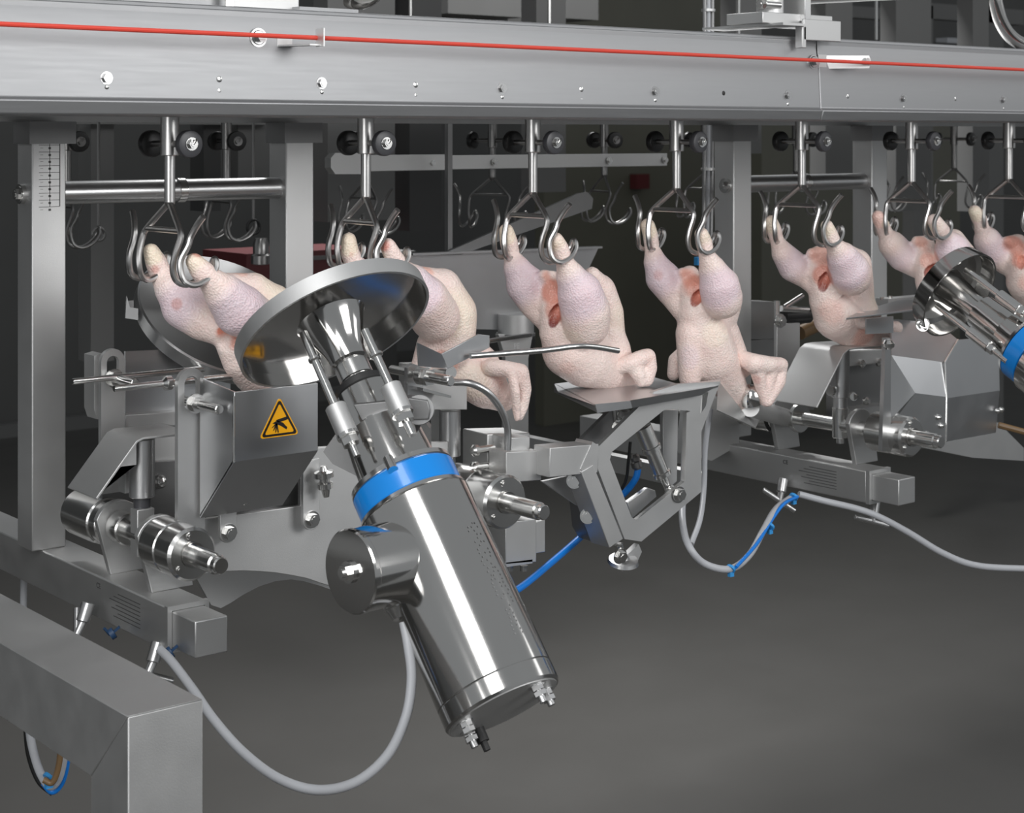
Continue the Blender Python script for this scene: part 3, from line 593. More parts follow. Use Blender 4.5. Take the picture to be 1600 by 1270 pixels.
#=====================================================================  STATION: crossbar, shafts
CX0, CX1 = .985, 1.040
def crossbar(x0, label, full=True):
    x1 = x0+.055
    t = thing('crossbar', label, 'crossbar', V((x0+x1)/2, 2.0, -.630))
    part('outer_tube', MB().box(V(x0, 1.88, -.630), V(x1, 2.62, -.575)), 'blast', t, bevel=.002)
    part('end_rim', MB().ring([V(x0-.001, 1.872, -.631), V(x1+.001, 1.872, -.631), V(x1+.001, 1.872, -.574), V(x0-.001, 1.872, -.574)],
                              [V(x0+.005, 1.872, -.625), V(x1-.005, 1.872, -.625), V(x1-.005, 1.872, -.580), V(x0+.005, 1.872, -.580)], (0, .008, 0)), 'blast', t)
    part('inner_tube', MB().box(V(x0+.0055, 1.815, -.6245), V(x1-.0055, 1.90, -.5805)), 'blast', t, bevel=.0015)
    mb = MB()
    for k in range(7):
        mb.box(V(x0-.0004, 1.945+.0, -.586-.005*k), V(x0, 1.945+.072+(k*37 % 5)*.006-.01, -.5872-.005*k))
    part('etched_data_plate', mb, 'etch', t, 'etched rows of marking')
    text('CE', .010, V(x0-.0006, 2.062, -.587), (0, -1, 0), (0, 0, 1), 'etch', t, 'ce_mark')
    return t
cb1 = crossbar(CX0, 'square steel crossbar at the foot of the leftmost post pointing at the viewer')
cb2 = copy_tree(cb1, None, (1.325, 0, 0), 'square steel crossbar below the fifth chicken pointing at the viewer')
def levelling_screw(p, ax, label):
    t = thing('locking_screw', label, 'screw', p, 'tee handled locking screws under the crossbars')
    part('neck', MB().cyl(p, p+Vector((-.010, -.004, -.022)), .009, 20, ch=.001).cyl(p+Vector((-.010, -.004, -.022)), p+Vector((-.020, -.008, -.036)), .006, 16), 'brushed', t)
    c = p+Vector((-.020, -.008, -.034)); ax = Vector(ax).normalized()
    part('tee_handle', MB().cyl(c-ax*.034, c+ax*.034, .0045, 14, ch=.001), 'brushed', t)
levelling_screw(P(138, 942, Y=2.06), (.25, .5, .75), 'shiny locking screw under the left crossbar, the one nearer the post')
levelling_screw(P(248, 1003, Y=1.90), (.9, -.25, -.35), 'shiny tee locking screw under the open end of the left crossbar')
levelling_screw(P(1224, 748, Y=2.06), (.6, -.6, -.55), 'shiny tee locking screw under the right crossbar, the one nearer the post')
levelling_screw(P(1368, 780, Y=1.90), (.9, -.35, -.3), 'shiny tee locking screw under the open end of the right crossbar')
def lug(x, y, th, label, zs=-.513, r=.034, lean=.05):
    """bearing plate that stands on the crossbar and carries the shaft"""
    t = thing('bearing_lug', label, 'bearing plate', V(x, y, -.575), 'bearing plates on the crossbars')
    o = arc(V(x, y, zs), r, 160, 10, 10); o = [V(x-.012, y, -.575)]+o+[V(x+r+.012, y, -.575)]
    part('plate', MB().prism(o, (0, th, 0)), 'blast', t, bevel=.001)
    return t
def hub(x, y0, y1, r, label, tip, zs=-.513, bolts=True):
    t = thing('shaft_hub', label, 'hub', V(x, y0, zs-r))
    part('barrel', MB().lathe(V(x, y1, zs), (0, -1, 0), [(0, r-.003), (.003, r), ((y1-y0)*.48, r), ((y1-y0)*.5, r-.0015), ((y1-y0)*.54, r-.0015), ((y1-y0)*.56, r), (y1-y0-.004, r), (y1-y0, r-.0035)], 44), 'mirror', t)
    if bolts:
        for a in (100, 220, 340):
            c = V(x+math.cos(math.radians(a))*r*.72, y0, zs+math.sin(math.radians(a))*r*.72)
            part('bolt', MB().cyl(c, c+Vector((0, -.002, 0)), .0042, 12).cyl(c, c+Vector((0, -.003, 0)), .0025, 6), 'mirror', t)
    part('shaft', MB().lathe(V(x, y0+.01, zs), (0, -1, 0), [(0, .0145), (.012, .0145), (.012, .0125), (y0+.01-tip-.012, .0125), (y0+.01-tip-.010, .0105), (y0+.01-tip-.002, .0105), (y0+.01-tip, .009)], 28), 'mirror', t)
    part('retaining_ring', MB().lathe(V(x, y0-.002, zs), (0, -1, 0), [(0, .0155), (.002, .0155)], 28), 'polish', t)
    return t
AX = 1.013
lug(AX, 1.945, .010, 'front bearing plate on the left crossbar'); lug(AX, 2.060, .010, 'rear bearing plate on the left crossbar')
hub(AX, 1.862, 1.944, .033, 'turned steel hub on the left crossbar with stub shaft toward the viewer', 1.792)
t = thing('shaft_hub', 'rear turned steel hub behind the plates of the left crossbar', 'hub', V(AX, 2.08, -.546))
part('barrel', MB().lathe(V(AX, 2.071, -.513), (0, 1, 0), [(0, .024), (.004, .029), (.022, .029), (.024, .031), (.04, .032), (.10, .032), (.105, .028)], 40), 'mirror', t)
part('shaft', MB().cyl(V(AX, 2.17, -.513), V(AX, 2.20, -.513), .012, 20, ch=.001), 'mirror', t)
t = thing('cross_shaft', 'short steel shaft with clamp between the left bearing plates', 'shaft', V(AX, 2.0, -.53))
part('shaft', MB().cyl(V(AX, 1.955, -.513), V(AX, 2.06, -.513), .0125, 24), 'mirror', t)
part('clamp_collar', MB().cyl(V(AX, 2.03, -.513), V(AX, 2.059, -.513), .021, 28, ch=.002), 'mirror', t)
part('clamp_block', MB().box(V(AX-.012, 1.985, -.538), V(AX+.012, 2.005, -.478)), 'blast', t, bevel=.001)
# right shaft of station 1
BX = 1.496
hub(BX, 1.851, 1.97, .038, 'large turned steel hub right of the big motor with stub shaft', 1.768)
t = thing('bearing_lug', 'broad cast bearing plate behind the hub right of the big motor', 'bearing plate', V(BX, 2.0, -.56))
part('plate', MB().prism(PP(((700, 722), (742, 733), (760, 735), (790, 742), (815, 760), (824, 785), (815, 830), (790, 836), (760, 840), (700, 800)), Y=1.972), (0, .012, 0)), 'blast', t, bevel=.001)
# station 2
SX = 2.352
lug(SX, 1.925, .010, 'front curved bearing plate on the right crossbar'); lug(SX, 2.105, .010, 'rear curved bearing plate on the right crossbar')
hub(SX, 1.815, 1.895, .034, 'turned steel hub on the right crossbar with stub shaft', 1.755)
t = thing('cross_shaft', 'long steel shaft running through the bearing plates of the right crossbar', 'shaft', V(SX, 2.0, -.53))
part('shaft', MB().cyl(V(SX, 1.895, -.513), V(SX, 2.36, -.513), .0125, 24), 'mirror', t)
part('collar', MB().cyl(V(SX, 2.062, -.513), V(SX, 2.072, -.513), .026, 30, ch=.001), 'mirror', t)
part('rear_barrel', MB().lathe(V(SX, 2.115, -.513), (0, 1, 0), [(0, .030), (.004, .033), (.05, .033), (.05, .030), (.25, .030), (.255, .027)], 40), 'mirror', t)
part('seal', MB().cyl(V(SX, 2.116, -.513), V(SX, 2.122, -.513), .035, 36), 'rubber', t)
#=====================================================================  RAMP + COLUMN (stations 1, 2)
def ramp(x, y0, y1, label, pixprof, sgn=1):
    t = thing('guide_ramp', label, 'ramp', V(x, (y0+y1)/2, -.5))
    pr = [P(a, b, Y=y0) for a, b in pixprof]; n = []
    for i, p in enumerate(pr):
        a = pr[max(0, i-1)]; b = pr[min(len(pr)-1, i+1)]; d = (b-a).normalized(); n.append(p+Vector((d.z, 0, -d.x)).normalized()*.003)
    part('folded_plate', MB().prism(pr+n[::-1], (0, y1-y0, 0)), 'blast', t, bevel=.0006)
    return t
t = ramp(AX, 1.965, 2.048, 'bright folded steel ramp on a column beside the leftmost post', ((150, 778), (213, 689), (224, 683), (272, 678), (300, 674)))
part('gusset', MB().prism(PP(((163, 765), (213, 690), (213, 726), (182, 730)), Y=1.975), (0, .004, 0)), 'blast', t)
zt = P(224, 684, Y=2.0).z; zm = P(224, 775, Y=2.0).z
part('column', MB().cyl((AX+.001, 1.998, zt), (AX+.001, 1.998, zm), .0165, 32, ch=.001), 'brushed', t)
part('column_back', MB().box((AX-.016, 2.012, zt), (AX+.0, 2.03, zm+.004)), 'blast', t)
part('piston', MB().cyl((AX+.001, 1.998, zm+.002), (AX+.001, 1.998, -.500+H), .0108, 28), 'greyp', t)
t = ramp(SX, 1.93, 2.03, 'grey folded steel ramp on a slim column below the fifth chicken', ((1276, 636), (1318, 552), (1326, 545), (1336, 543), (1385, 540)))
part('column', MB().cyl(V(SX, 1.972, P(1318, 546, Y=1.97).z-H), V(SX, 1.972, P(1318, 620, Y=1.97).z-H), .0165, 32, ch=.001), 'brushed', t)
part('piston', MB().cyl(V(SX, 1.972, P(1318, 618, Y=1.97).z-H), V(SX, 1.972, -.50), .0125, 24), 'brushed', t)
part('foot_sleeve', MB().cyl(V(SX, 1.972, -.482), V(SX, 1.972, -.535), .0145, 24, ch=.001).cyl(V(SX, 1.972, -.535), V(SX, 1.972, -.545), .007, 12), 'mirror', t)
q = P(1300, 610, Y=1.955); part('screw', MB().cyl(q, q+Vector((.018, .01, 0)), .005, 12).cyl(q-Vector((.006, 0, 0)), q, .009, 16), 'mirror', t)
q = P(1334, 620, Y=1.955); part('screw', MB().cyl(q, q+Vector((.01, .01, 0)), .007, 12).lathe(q, (1, -.3, 0), [(0, .006), (.006, .004)], 12), 'mirror', t)
#=====================================================================  SIDE ARMS, RODS
def arm(label, pxl, pxr, ytop, ybot, Y, side='blast'):
    a = P(pxl, ytop+20, Y=Y); b = P(pxr, ytop+20, Y=Y); w = b.x-a.x; xc = (a.x+b.x)/2; zt = P((pxl+pxr)/2, ytop, Y=Y).z-w/2; zb = P((pxl+pxr)/2, ybot, Y=Y).z
    t = thing('side_arm', label, 'arm', (xc, Y, zb), 'upright slotted arms of the left unit')
    n = 12
    outer = [Vector((xc+w/2*math.cos(math.pi*k/n), Y, zt+w/2*math.sin(math.pi*k/n))) for k in range(n+1)]
    rr = w*.26; inner = [Vector((xc+rr*math.cos(math.pi*k/n), Y, zt-.001+rr*math.sin(math.pi*k/n))) for k in range(n+1)]
    z2 = zt-w*.75
    outer += [Vector((xc-w/2, Y, z2)), Vector((xc, Y, z2-rr*1.2)), Vector((xc+w/2, Y, z2))]; inner += [Vector((xc-rr, Y, z2)), Vector((xc, Y, z2-rr)), Vector((xc+rr, Y, z2))]
    part('slotted_head', MB().ring(outer, inner, (0, .008, 0)), side, t)
    part('bar', MB().prism([Vector((xc-w/2, Y, z2)), Vector((xc, Y, z2-rr*1.2)), Vector((xc+w/2, Y, z2)), Vector((xc+w/2, Y, zb)), Vector((xc-w/2, Y, zb))], (0, .008, 0)), side, t)
    return t, xc, zt, z2
tA, xA, zA, z2A = arm('rear slotted upright arm nearer the leftmost post', 158, 195, 545, 770, 2.085)
tB, xB, zB, z2B = arm('front slotted upright arm left of the warning sign box', 278, 320, 575, 840, 1.93)
def pin(x, y0, y1, z, label):
    t = thing('threaded_pin', label, 'pin', (x, y0, z-.01), 'threaded pins through the slotted arms')
    part('rod', MB().cyl((x, y0, z), (x, y1, z), .0062, 20, ch=.001), 'mirror', t)
    part('nut', MB().cyl((x, y0+.052, z), (x, y0+.060, z), .0105, 6).cyl((x, y0+.060, z), (x, y0+.063, z), .0125, 20), 'mirror', t)
    return t
pin(xB, 1.858, 1.955, z2B+.004, 'threaded pin through the front slotted arm beside the warning sign')
pin(xA, 2.02, 2.16, z2A+.004, 'threaded pin through the rear slotted arm')
def xrod(p0, x1, r, label, tip=None):
    t = thing('guide_rod', label, 'rod', p0)
    q = Vector((x1, p0.y, p0.z)); part('rod', MB().cyl(p0, q, r, 16, ch=.0006), 'mirror', t)
    if tip: part('clamp', MB().lathe(Vector((tip, p0.y, p0.z)), (1, 0, 0), [(0, .004), (.004, .009), (.012, .009), (.016, .004)], 16), 'mirror', t)
    return t
xrod(P(113, 596, Y=2.068), 1.22, .0042, 'long thin guide rod passing in front of the rear slotted arm')
xrod(P(178, 607, Y=1.955), 1.175, .0042, 'shorter thin guide rod below the first chicken at the front slotted arm', xB-.028)
#  back sheet between arms
t = thing('back_sheet', 'brushed steel back sheet with folded ledges between the slotted arms', 'sheet', P(260, 720, Y=2.12))
part('sheet', MB().prism(PP(((196, 549), (262, 546), (360, 560), (360, 640), (196, 648)), Y=2.115), (0, .004, 0)), 'sheet', t)
part('ledge', MB().prism(PP(((196, 648), (360, 640), (360, 662), (196, 668)), Y=2.095), (0, .02, 0)), 'blast', t, bevel=.001)
part('lower_sheet', MB().prism(PP(((196, 666), (360, 660), (360, 720), (196, 726)), Y=2.112), (0, .004, 0)), 'blast', t)
part('side_flange', MB().prism(PP(((147, 556), (160, 552), (160, 655), (152, 655), (147, 640)), Y=2.10), (0, .03, 0)), 'blast', t)
t = thing('lower_bracket', 'dark steel bracket below the back sheet beside the piston column', 'bracket', P(260, 800, Y=2.09))
part('plate', MB().prism(PP(((160, 728), (345, 715), (345, 800), (225, 806), (160, 780)), Y=2.10), (0, .01, 0)), 'blast_dark', t)
q = P(250, 752, Y=2.098); part('bolt', MB().lathe(q, (0, -1, 0), [(0, .009), (.004, .009), (.009, .006), (.011, .001)], 18), 'mirror', t)
#=====================================================================  WARNING-SIGN BOX
wb = thing('guard_box', 'sheet steel guard box carrying the yellow hand warning sign', 'guard box', V(1.11, 1.84, -.5))
xa, xb = 1.057, 1.178; ztp, zbt = -.3157, -.402
part('front_panel', MB().box(V(xa, 1.838, zbt), V(xb, 1.841, ztp)), 'sheet', wb, bevel=.0008)
part('side_panel', MB().prism([V(xa, 1.84, ztp), V(xa, 1.84, zbt), V(xa, 1.925, -.485), V(xa, 1.925, ztp+.008)], (.003, 0, 0)), 'sheet', wb, bevel=.0006)
part('side_panel', MB().prism([V(xb-.003, 1.84, ztp), V(xb-.003, 1.84, zbt), V(xb-.003, 1.925, -.485), V(xb-.003, 1.925, ztp+.008)], (.003, 0, 0)), 'sheet', wb)
part('sloping_panel', MB().prism([V(xa, 1.8385, zbt), V(xa, 1.9235, -.485), V(xa, 1.926, -.483), V(xa, 1.8415, zbt+.002)], (xb-xa, 0, 0)), 'sheet', wb)
part('weld_bead', MB().tube([V(xa-.0005, 1.8385, ztp-.005), V(xa-.0005, 1.8385, zbt)], .0016, 6), 'mirror', wb)
tx, tz, y0 = P(437, 655, Y=1.837).x, P(437, 655, Y=1.837).z, 1.8378
def tri(r, y, dz=0):
    return [Vector((tx+r*math.sin(math.radians(a)), y, tz+dz+r*math.cos(math.radians(a)))) for a in (0, 120, 240)]
def rtri(r, y, cr):
    o = []
    for i, a in enumerate((0, 120, 240)):
        c = Vector((tx+(r-2*cr)*math.sin(math.radians(a)), y, tz-.005+(r-2*cr)*math.cos(math.radians(a))))
        for k in range(5):
            b = math.radians(a-60+30*k); o.append(c+Vector((math.sin(b), 0, math.cos(b)))*cr)
    return o
sg = part('warning_sign', MB().prism(rtri(.0335, 1.8376, .003), (0, .0004, 0)), 'yellow', wb, 'yellow triangular hand injury warning sign')
part('black_border', MB().ring(rtri(.0305, 1.8372, .0026), rtri(.0252, 1.8372, .0016), (0, .0004, 0)), 'ink', sg)
def pic(pts): return [Vector((tx+a*.00125, 1.8372, tz-.0055+b*.00125)) for a, b in pts]
hand = MB()
hand.prism(pic([(-4, 4), (9, 6.5), (9.5, 3.5), (3, 2), (-2, 1.5)]), (0, .0004, 0))       # upper bar
hand.prism(pic([(-8, 1), (-3, 3.5), (4, 0.5), (9, -4.5), (8, -6.5), (1, -2), (-3, -.5)]), (0, .0004, 0))
for a in ((-9, -3), (-7.5, -6), (-5, -8), (-2, -8.5)):
    hand.prism(pic([(-4, 1), (-2.4, .2), (a[0]+1.1, a[1]), (a[0], a[1]-.4)]), (0, .0004, 0))
part('hand_pictogram', hand, 'ink', sg)
# lower body plate of station 1
lb = thing('body_plate', 'broad steel body plate with arched lower edge behind the big motor', 'plate', P(430, 900, Y=1.96))
pts = [(312, 812), (470, 790), (470, 700), (700, 690), (700, 860), (560, 925), (520, 917)]
arcp = [(500, 911), (480, 904), (455, 899), (430, 895), (405, 893), (380, 892), (350, 893), (325, 896), (312, 900)]
part('plate', MB().prism(PP(pts+arcp, Y=1.955), (0, .008, 0)), 'blast', lb, bevel=.001)
pts2 = [(300, 890), (460, 885), (520, 905), (520, 922)]+[(500, 915), (475, 908), (455, 905), (430, 908), (405, 916), (380, 929), (360, 942), (345, 950), (330, 945)]
part('rear_arch_plate', MB().prism(PP(pts2, Y=2.10), (0, .006, 0)), 'blast', lb)
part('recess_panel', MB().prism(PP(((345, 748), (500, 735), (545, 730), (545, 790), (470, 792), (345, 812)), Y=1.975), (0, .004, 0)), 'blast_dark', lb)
for (x, y0_, y1_) in ((357, 757, 846), (487, 724, 826)):
    a = P(x-13, y0_, Y=1.935); b = P(x+13, y1_, Y=1.935); w = (b.x-a.x)/2; xc = (a.x+b.x)/2
    o = [Vector((xc-w, 1.935, a.z)), Vector((xc+w, 1.935, a.z+.004))]+[Vector((xc+w*math.cos(math.pi*k/8), 1.935, b.z+w-w*math.sin(math.pi*k/8))) for k in range(9)]
    tb = part('tab', MB().prism(o, (0, .006, 0)), 'blast', lb, bevel=.0006)
    part('bolt', MB().hexbolt(Vector((xc, 1.935, b.z+w*1.1)), (0, -1, 0), .0085), 'mirror', tb)
for x, y in ((377, 752), (505, 742)):
    p = P(x, y, Y=1.915)
    t = thing('hand_screw', 'ribbed hand screw under the %s corner of the warning sign box' % ('left' if x < 400 else 'right'), 'screw', p)
    part('head', MB().lathe(p+Vector((0, 0, .012)), (.12, 0, -1), [(0, .004), (.006, .006), (.008, .013), (.015, .013), (.017, .007), (.021, .007), (.023, .0105), (.030, .0105), (.032, .006), (.042, .004)], 18), 'mirror', t)
#=====================================================================  BIG MOTOR WITH GUARD DISH
def unit_axis(a, b): return (b-a).normalized()
def dish(c, ax, R, t, hubr, flip=False, cut=None):
    part('dish', MB().lathe(c, ax, [(-.020, hubr), (-.020, R*.55), (-.021, R*.97), (-.019, R), (.0, R), (.0, R-.0025), (-.0175, R-.0028), (-.0175, R*.55), (-.016, hubr)], 72, False), 'polish', t, ang=25)
mA = P(525, 517, D=2.08); mB = P(787, 1105, D=1.845); ax1 = unit_axis(mA, mB); L1 = (mB-mA).length
def tt(px): return px/645*L1
mo = thing('cutter_motor', 'big polished cylindrical motor with blue band and round guard, slanting to the viewer', 'motor', mB)
dish(mA, ax1, .1225, mo, .035)
part('rim', MB().lathe(mA, ax1, [(-.0195, .1225), (-.0195, .1232), (.0004, .1232), (.0004, .1198)], 72, False), 'blast', mo)
part('hub_cone', MB().lathe(mA, ax1, [(-.022, .05), (-.014, .042), (tt(18), .030), (tt(40), .024), (tt(58), .0225), (tt(62), .0195), (tt(108), .0195)], 48), 'polish', mo)
part('label_sleeve', MB().cyl(mA+ax1*tt(64), mA+ax1*tt(92), .0212, 40, ch=.001), 'mirror', mo)
part('rubber_seal', MB().lathe(mA+ax1*tt(98), ax1, [(0, .027), (.003, .0315), (.010, .0315), (.013, .028)], 48), 'rubber', mo, 'black rubber seal')
part('neck', MB().lathe(mA+ax1*tt(112), ax1, [(0, .028), (.003, .034), (tt(68), .036), (tt(70), .034)], 56), 'polish', mo)
part('upper_body', MB().lathe(mA+ax1*tt(178), ax1, [(0, .036), (.003, .044), (tt(90), .048), (tt(92), .048)], 64), 'polish', mo)
part('flange', MB().lathe(mA+ax1*tt(264), ax1, [(0, .050), (.002, .061), (.008, .062), (.010, .060)], 64), 'mirror', mo)
part('blue_band', MB().lathe(mA+ax1*tt(277), ax1, [(0, .0615), (.0012, .0625), (tt(36), .0625), (tt(38), .0612)], 64), 'blue', mo, 'bright blue plastic band')
part('flange', MB().lathe(mA+ax1*tt(314), ax1, [(0, .061), (.0015, .0645), (.006, .066)], 64), 'mirror', mo)
part('main_cylinder', MB().lathe(mA+ax1*tt(321), ax1, [(0, .0645), (.003, .0665), (L1-tt(321)-.024, .0672), (L1-tt(321)-.023, .0666), (L1-tt(321)-.022, .0672), (L1-tt(321)-.003, .0672), (L1-tt(321), .0655)], 96), 'polish', mo, ang=25)
part('end_cap', MB().lathe(mB, ax1, [(-.001, .064), (.001, .063), (.0012, .001)], 64), 'blast', mo)
ax1, ea, eb = frame(ax1)
camv = (Vector((0, 0, H))-mB).normalized()
sideR = ax1.cross(camv).normalized(); frontv = sideR.cross(ax1).normalized()
if sideR.dot(Vector((CB, -CA, 0))) < 0: sideR = -sideR
if frontv.dot(camv) < 0: frontv = -frontv
for ang_, ln, col_ in ((205, .02, 'brushed'), (150, .012, 'brushed'), (35, .02, 'brushed'), (-15, .018, 'brushed')):
    c = mB+(sideR*math.cos(math.radians(ang_))+frontv*math.sin(math.radians(ang_)))*.050
    part('end_bolt', MB().hexbolt(c, ax1, .007).cyl(c, c+ax1*ln, .0042, 12).cyl(c+ax1*.008, c+ax1*.013, .0075, 6), col_, mo)
c = mB+(sideR*-.035+frontv*-.035); part('drain_plug', MB().cyl(c, c+ax1*.016, .007, 14).cyl(c+ax1*.016, c+ax1*.026, .004, 10), 'rubber', mo)
c = mB+(sideR*.040+frontv*.030); part('lifting_lip', MB().prism([mB+sideR*-.02+frontv*.02, mB+sideR*.03+frontv*.025, mB+sideR*.03+frontv*.012, mB+sideR*-.02+frontv*.006], ax1*.001), 'blast_dark', mo)
part('cable_clamp', MB().cyl(mA+ax1*tt(262)+frontv*.060-sideR*.005, mA+ax1*tt(285)+frontv*.066-sideR*.005, .006, 14), 'mirror', mo)
# dot-matrix marking
mb = MB(); rnd = random.Random(3)
for row, (r0, a_) in enumerate(((.0672, 48), (.0672, 41), (.0672, 34))):
    for k in range(30 if row < 2 else 22):
        if rnd.random() < .25: continue
        th = math.radians(a_+rnd.uniform(-2.2, 2.2)); c = mA+ax1*(tt(400)+k*.0046)+(sideR*math.cos(th)+frontv*math.sin(th))*r0
        n_ = (sideR*math.cos(th)+frontv*math.sin(th)); mb.cyl(c-n_*.0002, c+n_*.0002, .0012, 5)
part('etched_serial', mb, 'blast_dark', mo, 'rows of etched dots')
# junction cylinder
jc = mA+ax1*tt(395)+Vector((-.02, -.02, 0)); jd = Vector((-1, -.06, .0)).normalized(); Lj = .106
jb = part('junction_cylinder', MB().lathe(P(664, 868, D=1.93), jd, [(0, .048), (.018, .0475), (.020, .0455), (Lj-.008, .0455), (Lj-.007, .0462), (Lj-.002, .0462), (Lj, .0445)], 64), 'polish', mo, ang=25)
jf = P(664, 868, D=1.93)+jd*Lj
part('centre_nut', MB().cyl(jf-jd*.002, jf+jd*.004, .012, 24).cyl(jf, jf+jd*.010, .009, 6).cyl(jf, jf+jd*.013, .005, 12), 'mirror', jb)
g0 = P(618, 925, D=1.90); gd = (P(632, 985, D=1.88)-g0).normalized()
part('cable_gland', MB().lathe(g0-gd*.012, gd, [(0, .022), (.016, .022), (.017, .0185), (.030, .0185), (.031, .016), (.036, .013), (.042, .010)], 12), 'mirror', jb)
# tie rods with sleeves
for (x0, y0_, x1, y1_, sx, sy) in ((474, 520, 560, 700, 528, 640), (570, 516, 655, 683, 617, 606)):
    Dm = 2.02 if x0 == 474 else 2.0
    a = P(x0, y0_, D=Dm); b = a+ax1*((P(x1, y1_, D=Dm-.05)-a).length); f = (sy-y0_)/(y1_-y0_)
    r_ = part('tie_rod', MB().cyl(a, b, .0052, 18).lathe(a+ax1*(b-a).length*.22, ax1, [(0, .005), (.002, .008), (.005, .008), (.007, .005)], 18), 'mirror', mo)
    part('sleeve', MB().cyl(a+(b-a)*f, a+(b-a)*min(1, f+.27), .0125, 24, ch=.001), 'blast', r_)
    e = a+(b-a)*min(1, f+.27); part('nut', MB().cyl(e, e+ax1*.010, .0105, 6).cyl(e-ax1*.004, e, .013, 20).cyl(e, e+ax1*.026, .0045, 12), 'mirror', r_)
# yoke bracket behind the rods
yk = part('yoke', MB().prism([P(x, y, D=1.985) for x, y in ((552, 632), (615, 626), (640, 622), (668, 626), (672, 640), (670, 655), (640, 656), (565, 657))], Vector((CA, CB, 0))*.03), 'blast_dark', mo, bevel=.001)
part('yoke_boss', MB().cyl(P(655, 640, D=1.99), P(655, 640, D=2.05), .018, 28, ch=.001), 'blast_dark', yk)
part('rear_bracket', MB().prism([P(x, y, D=2.06) for x, y in ((505, 706), (545, 650), (650, 640), (672, 670), (672, 740), (560, 745), (520, 725))], Vector((CA, CB, 0))*.03), 'blast_dark', mo)
# clip and corner tab on the dish rim
c = mA-ax1*.018-sideR*.112+frontv*.048
part('rim_clip', MB().bar(P(400, 528, D=2.05), P(418, 505, D=2.05), .014, .002, (0, 1, 0)), 'sheet', mo)
#  mirrored rear guard dish
rg = thing('rear_guard_dish', 'large round steel guard dish standing behind the first chicken', 'guard', P(340, 600, D=2.42))
cR = P(345, 505, D=2.44); axR = Vector((-.05, .60, -.80)).normalized()
view = (cR-Vector((0, 0, H))).normalized()
part('dish', MB().lathe(cR, axR, [(-.020, .001), (-.020, .126), (-.018, .1285), (.0, .1285), (.0, .126), (-.0175, .1255), (-.0175, .001)], 72), 'brushed', rg, ang=25)
part('edge_clip', MB().box(P(196, 497, D=2.36), P(214, 470, D=2.36)+Vector((0, .01, 0))).prism([P(x, y, D=2.355) for x, y in ((196, 497), (198, 462), (203, 480), (216, 482), (216, 500))], Vector((0, .002, 0))), 'blast_dark', rg)
part('hub_cone', MB().lathe(cR+axR*-.02, axR, [(0, .05), (.05, .03), (.10, .028)], 40), 'polish', rg)
#=====================================================================  RIGHT SIDE OF STATION 1: pins, band, rods, blocks
t = thing('threaded_pin', 'threaded pin with nut beside the right edge of the big round guard', 'pin', P(650, 600, Y=1.85), 'threaded pins through the slotted arms')
p = P(615, 580, Y=2.0); x_, z_ = p.x, p.z
part('rod', MB().cyl(P(612, 577, Y=1.99), Vector((P(612, 577, Y=1.99).x, 1.85, P(612, 577, Y=1.99).z)), .0065, 18, ch=.001), 'mirror', t)
a = P(652, 586, Y=1.92); part('stub', MB().cyl(a, Vector((a.x, 1.842, a.z)), .0068, 18, ch=.001), 'mirror', t)
part('nut', MB().cyl(Vector((a.x, 1.90, a.z)), Vector((a.x, 1.89, a.z)), .012, 6).cyl(Vector((a.x, 1.912, a.z)), Vector((a.x, 1.90, a.z)), .013, 20), 'mirror', t)
t = thing('side_arm', 'slim upright arm directly right of the big round guard', 'arm', P(650, 740, Y=1.93), 'upright slotted arms of the left unit')
part('bar', MB().prism(PP(((637, 575), (645, 568), (655, 572), (661, 585), (661, 740), (637, 745)), Y=1.925), (0, .008, 0)), 'brushed', t)
t = thing('curved_block', 'shiny steel block with sloping lip below the second chicken', 'block', P(690, 640, Y=1.93))
part('block', MB().prism(PP(((655, 572), (700, 570), (706, 590), (730, 600), (730, 640), (668, 640), (655, 600)), Y=1.94), (0, .05, 0)), 'blast', t, bevel=.001)
part('lip', MB().prism(PP(((661, 606), (705, 618), (705, 622), (661, 611)), Y=1.90), (0, .04, 0)), 'mirror', t)
part('upper_tube', MB().cyl(P(676, 579, Y=1.95), P(705, 582, Y=1.90), .009, 20), 'mirror', t)
t = thing('guide_column', 'upright round column with piston below the second chicken', 'column', P(703, 760, Y=1.97))
part('column', MB().cyl(P(703, 640, Y=1.97), P(703, 712, Y=1.97), .0155, 28, ch=.001), 'brushed', t)
part('column_back', MB().box(P(686, 640, Y=1.99), P(700, 712, Y=1.99)+Vector((0, .02, 0))), 'blast', t)
part('piston', MB().cyl(P(702, 710, Y=1.97), P(702, 740, Y=1.97), .009, 20), 'brushed', t)
# flat guide band across bird 2
gb = thing('guide_band', 'bent flat steel guide band pressing on the second chicken', 'guide band', P(700, 570, Y=1.86))
def strip(pix, Y, h, th, m, par, name, lab=None):
    """flat strip following pixel centre points (x, y, Y)"""
    mb = MB(); pts = [P(x, y, Y=yy) for x, y, yy in pix]
    for i in range(len(pts)-1): mb.bar(pts[i], pts[i+1], th, h)
    return part(name, mb, m, par, lab)
part('band', MB().prism([P(690, 553, Y=1.86), P(748, 522, Y=1.86), P(765, 524, Y=1.86), P(765, 543, Y=1.86), P(700, 576, Y=1.86)], (0, .003, 0)), 'sheet', gb, bevel=.0005)
part('arm_flap', MB().prism([P(652, 535, Y=1.88), P(690, 553, Y=1.86), P(700, 576, Y=1.86), P(655, 572, Y=1.88)], (0, .003, 0)), 'sheet', gb)
part('front_rod', MB().tube([P(735, 556, Y=1.85), P(790, 552, Y=1.84), P(850, 547, Y=1.83), P(900, 541, Y=1.82), P(930, 542, Y=1.82), P(966, 548, Y=1.82)], .0042, 12, 6), 'mirror', gb)
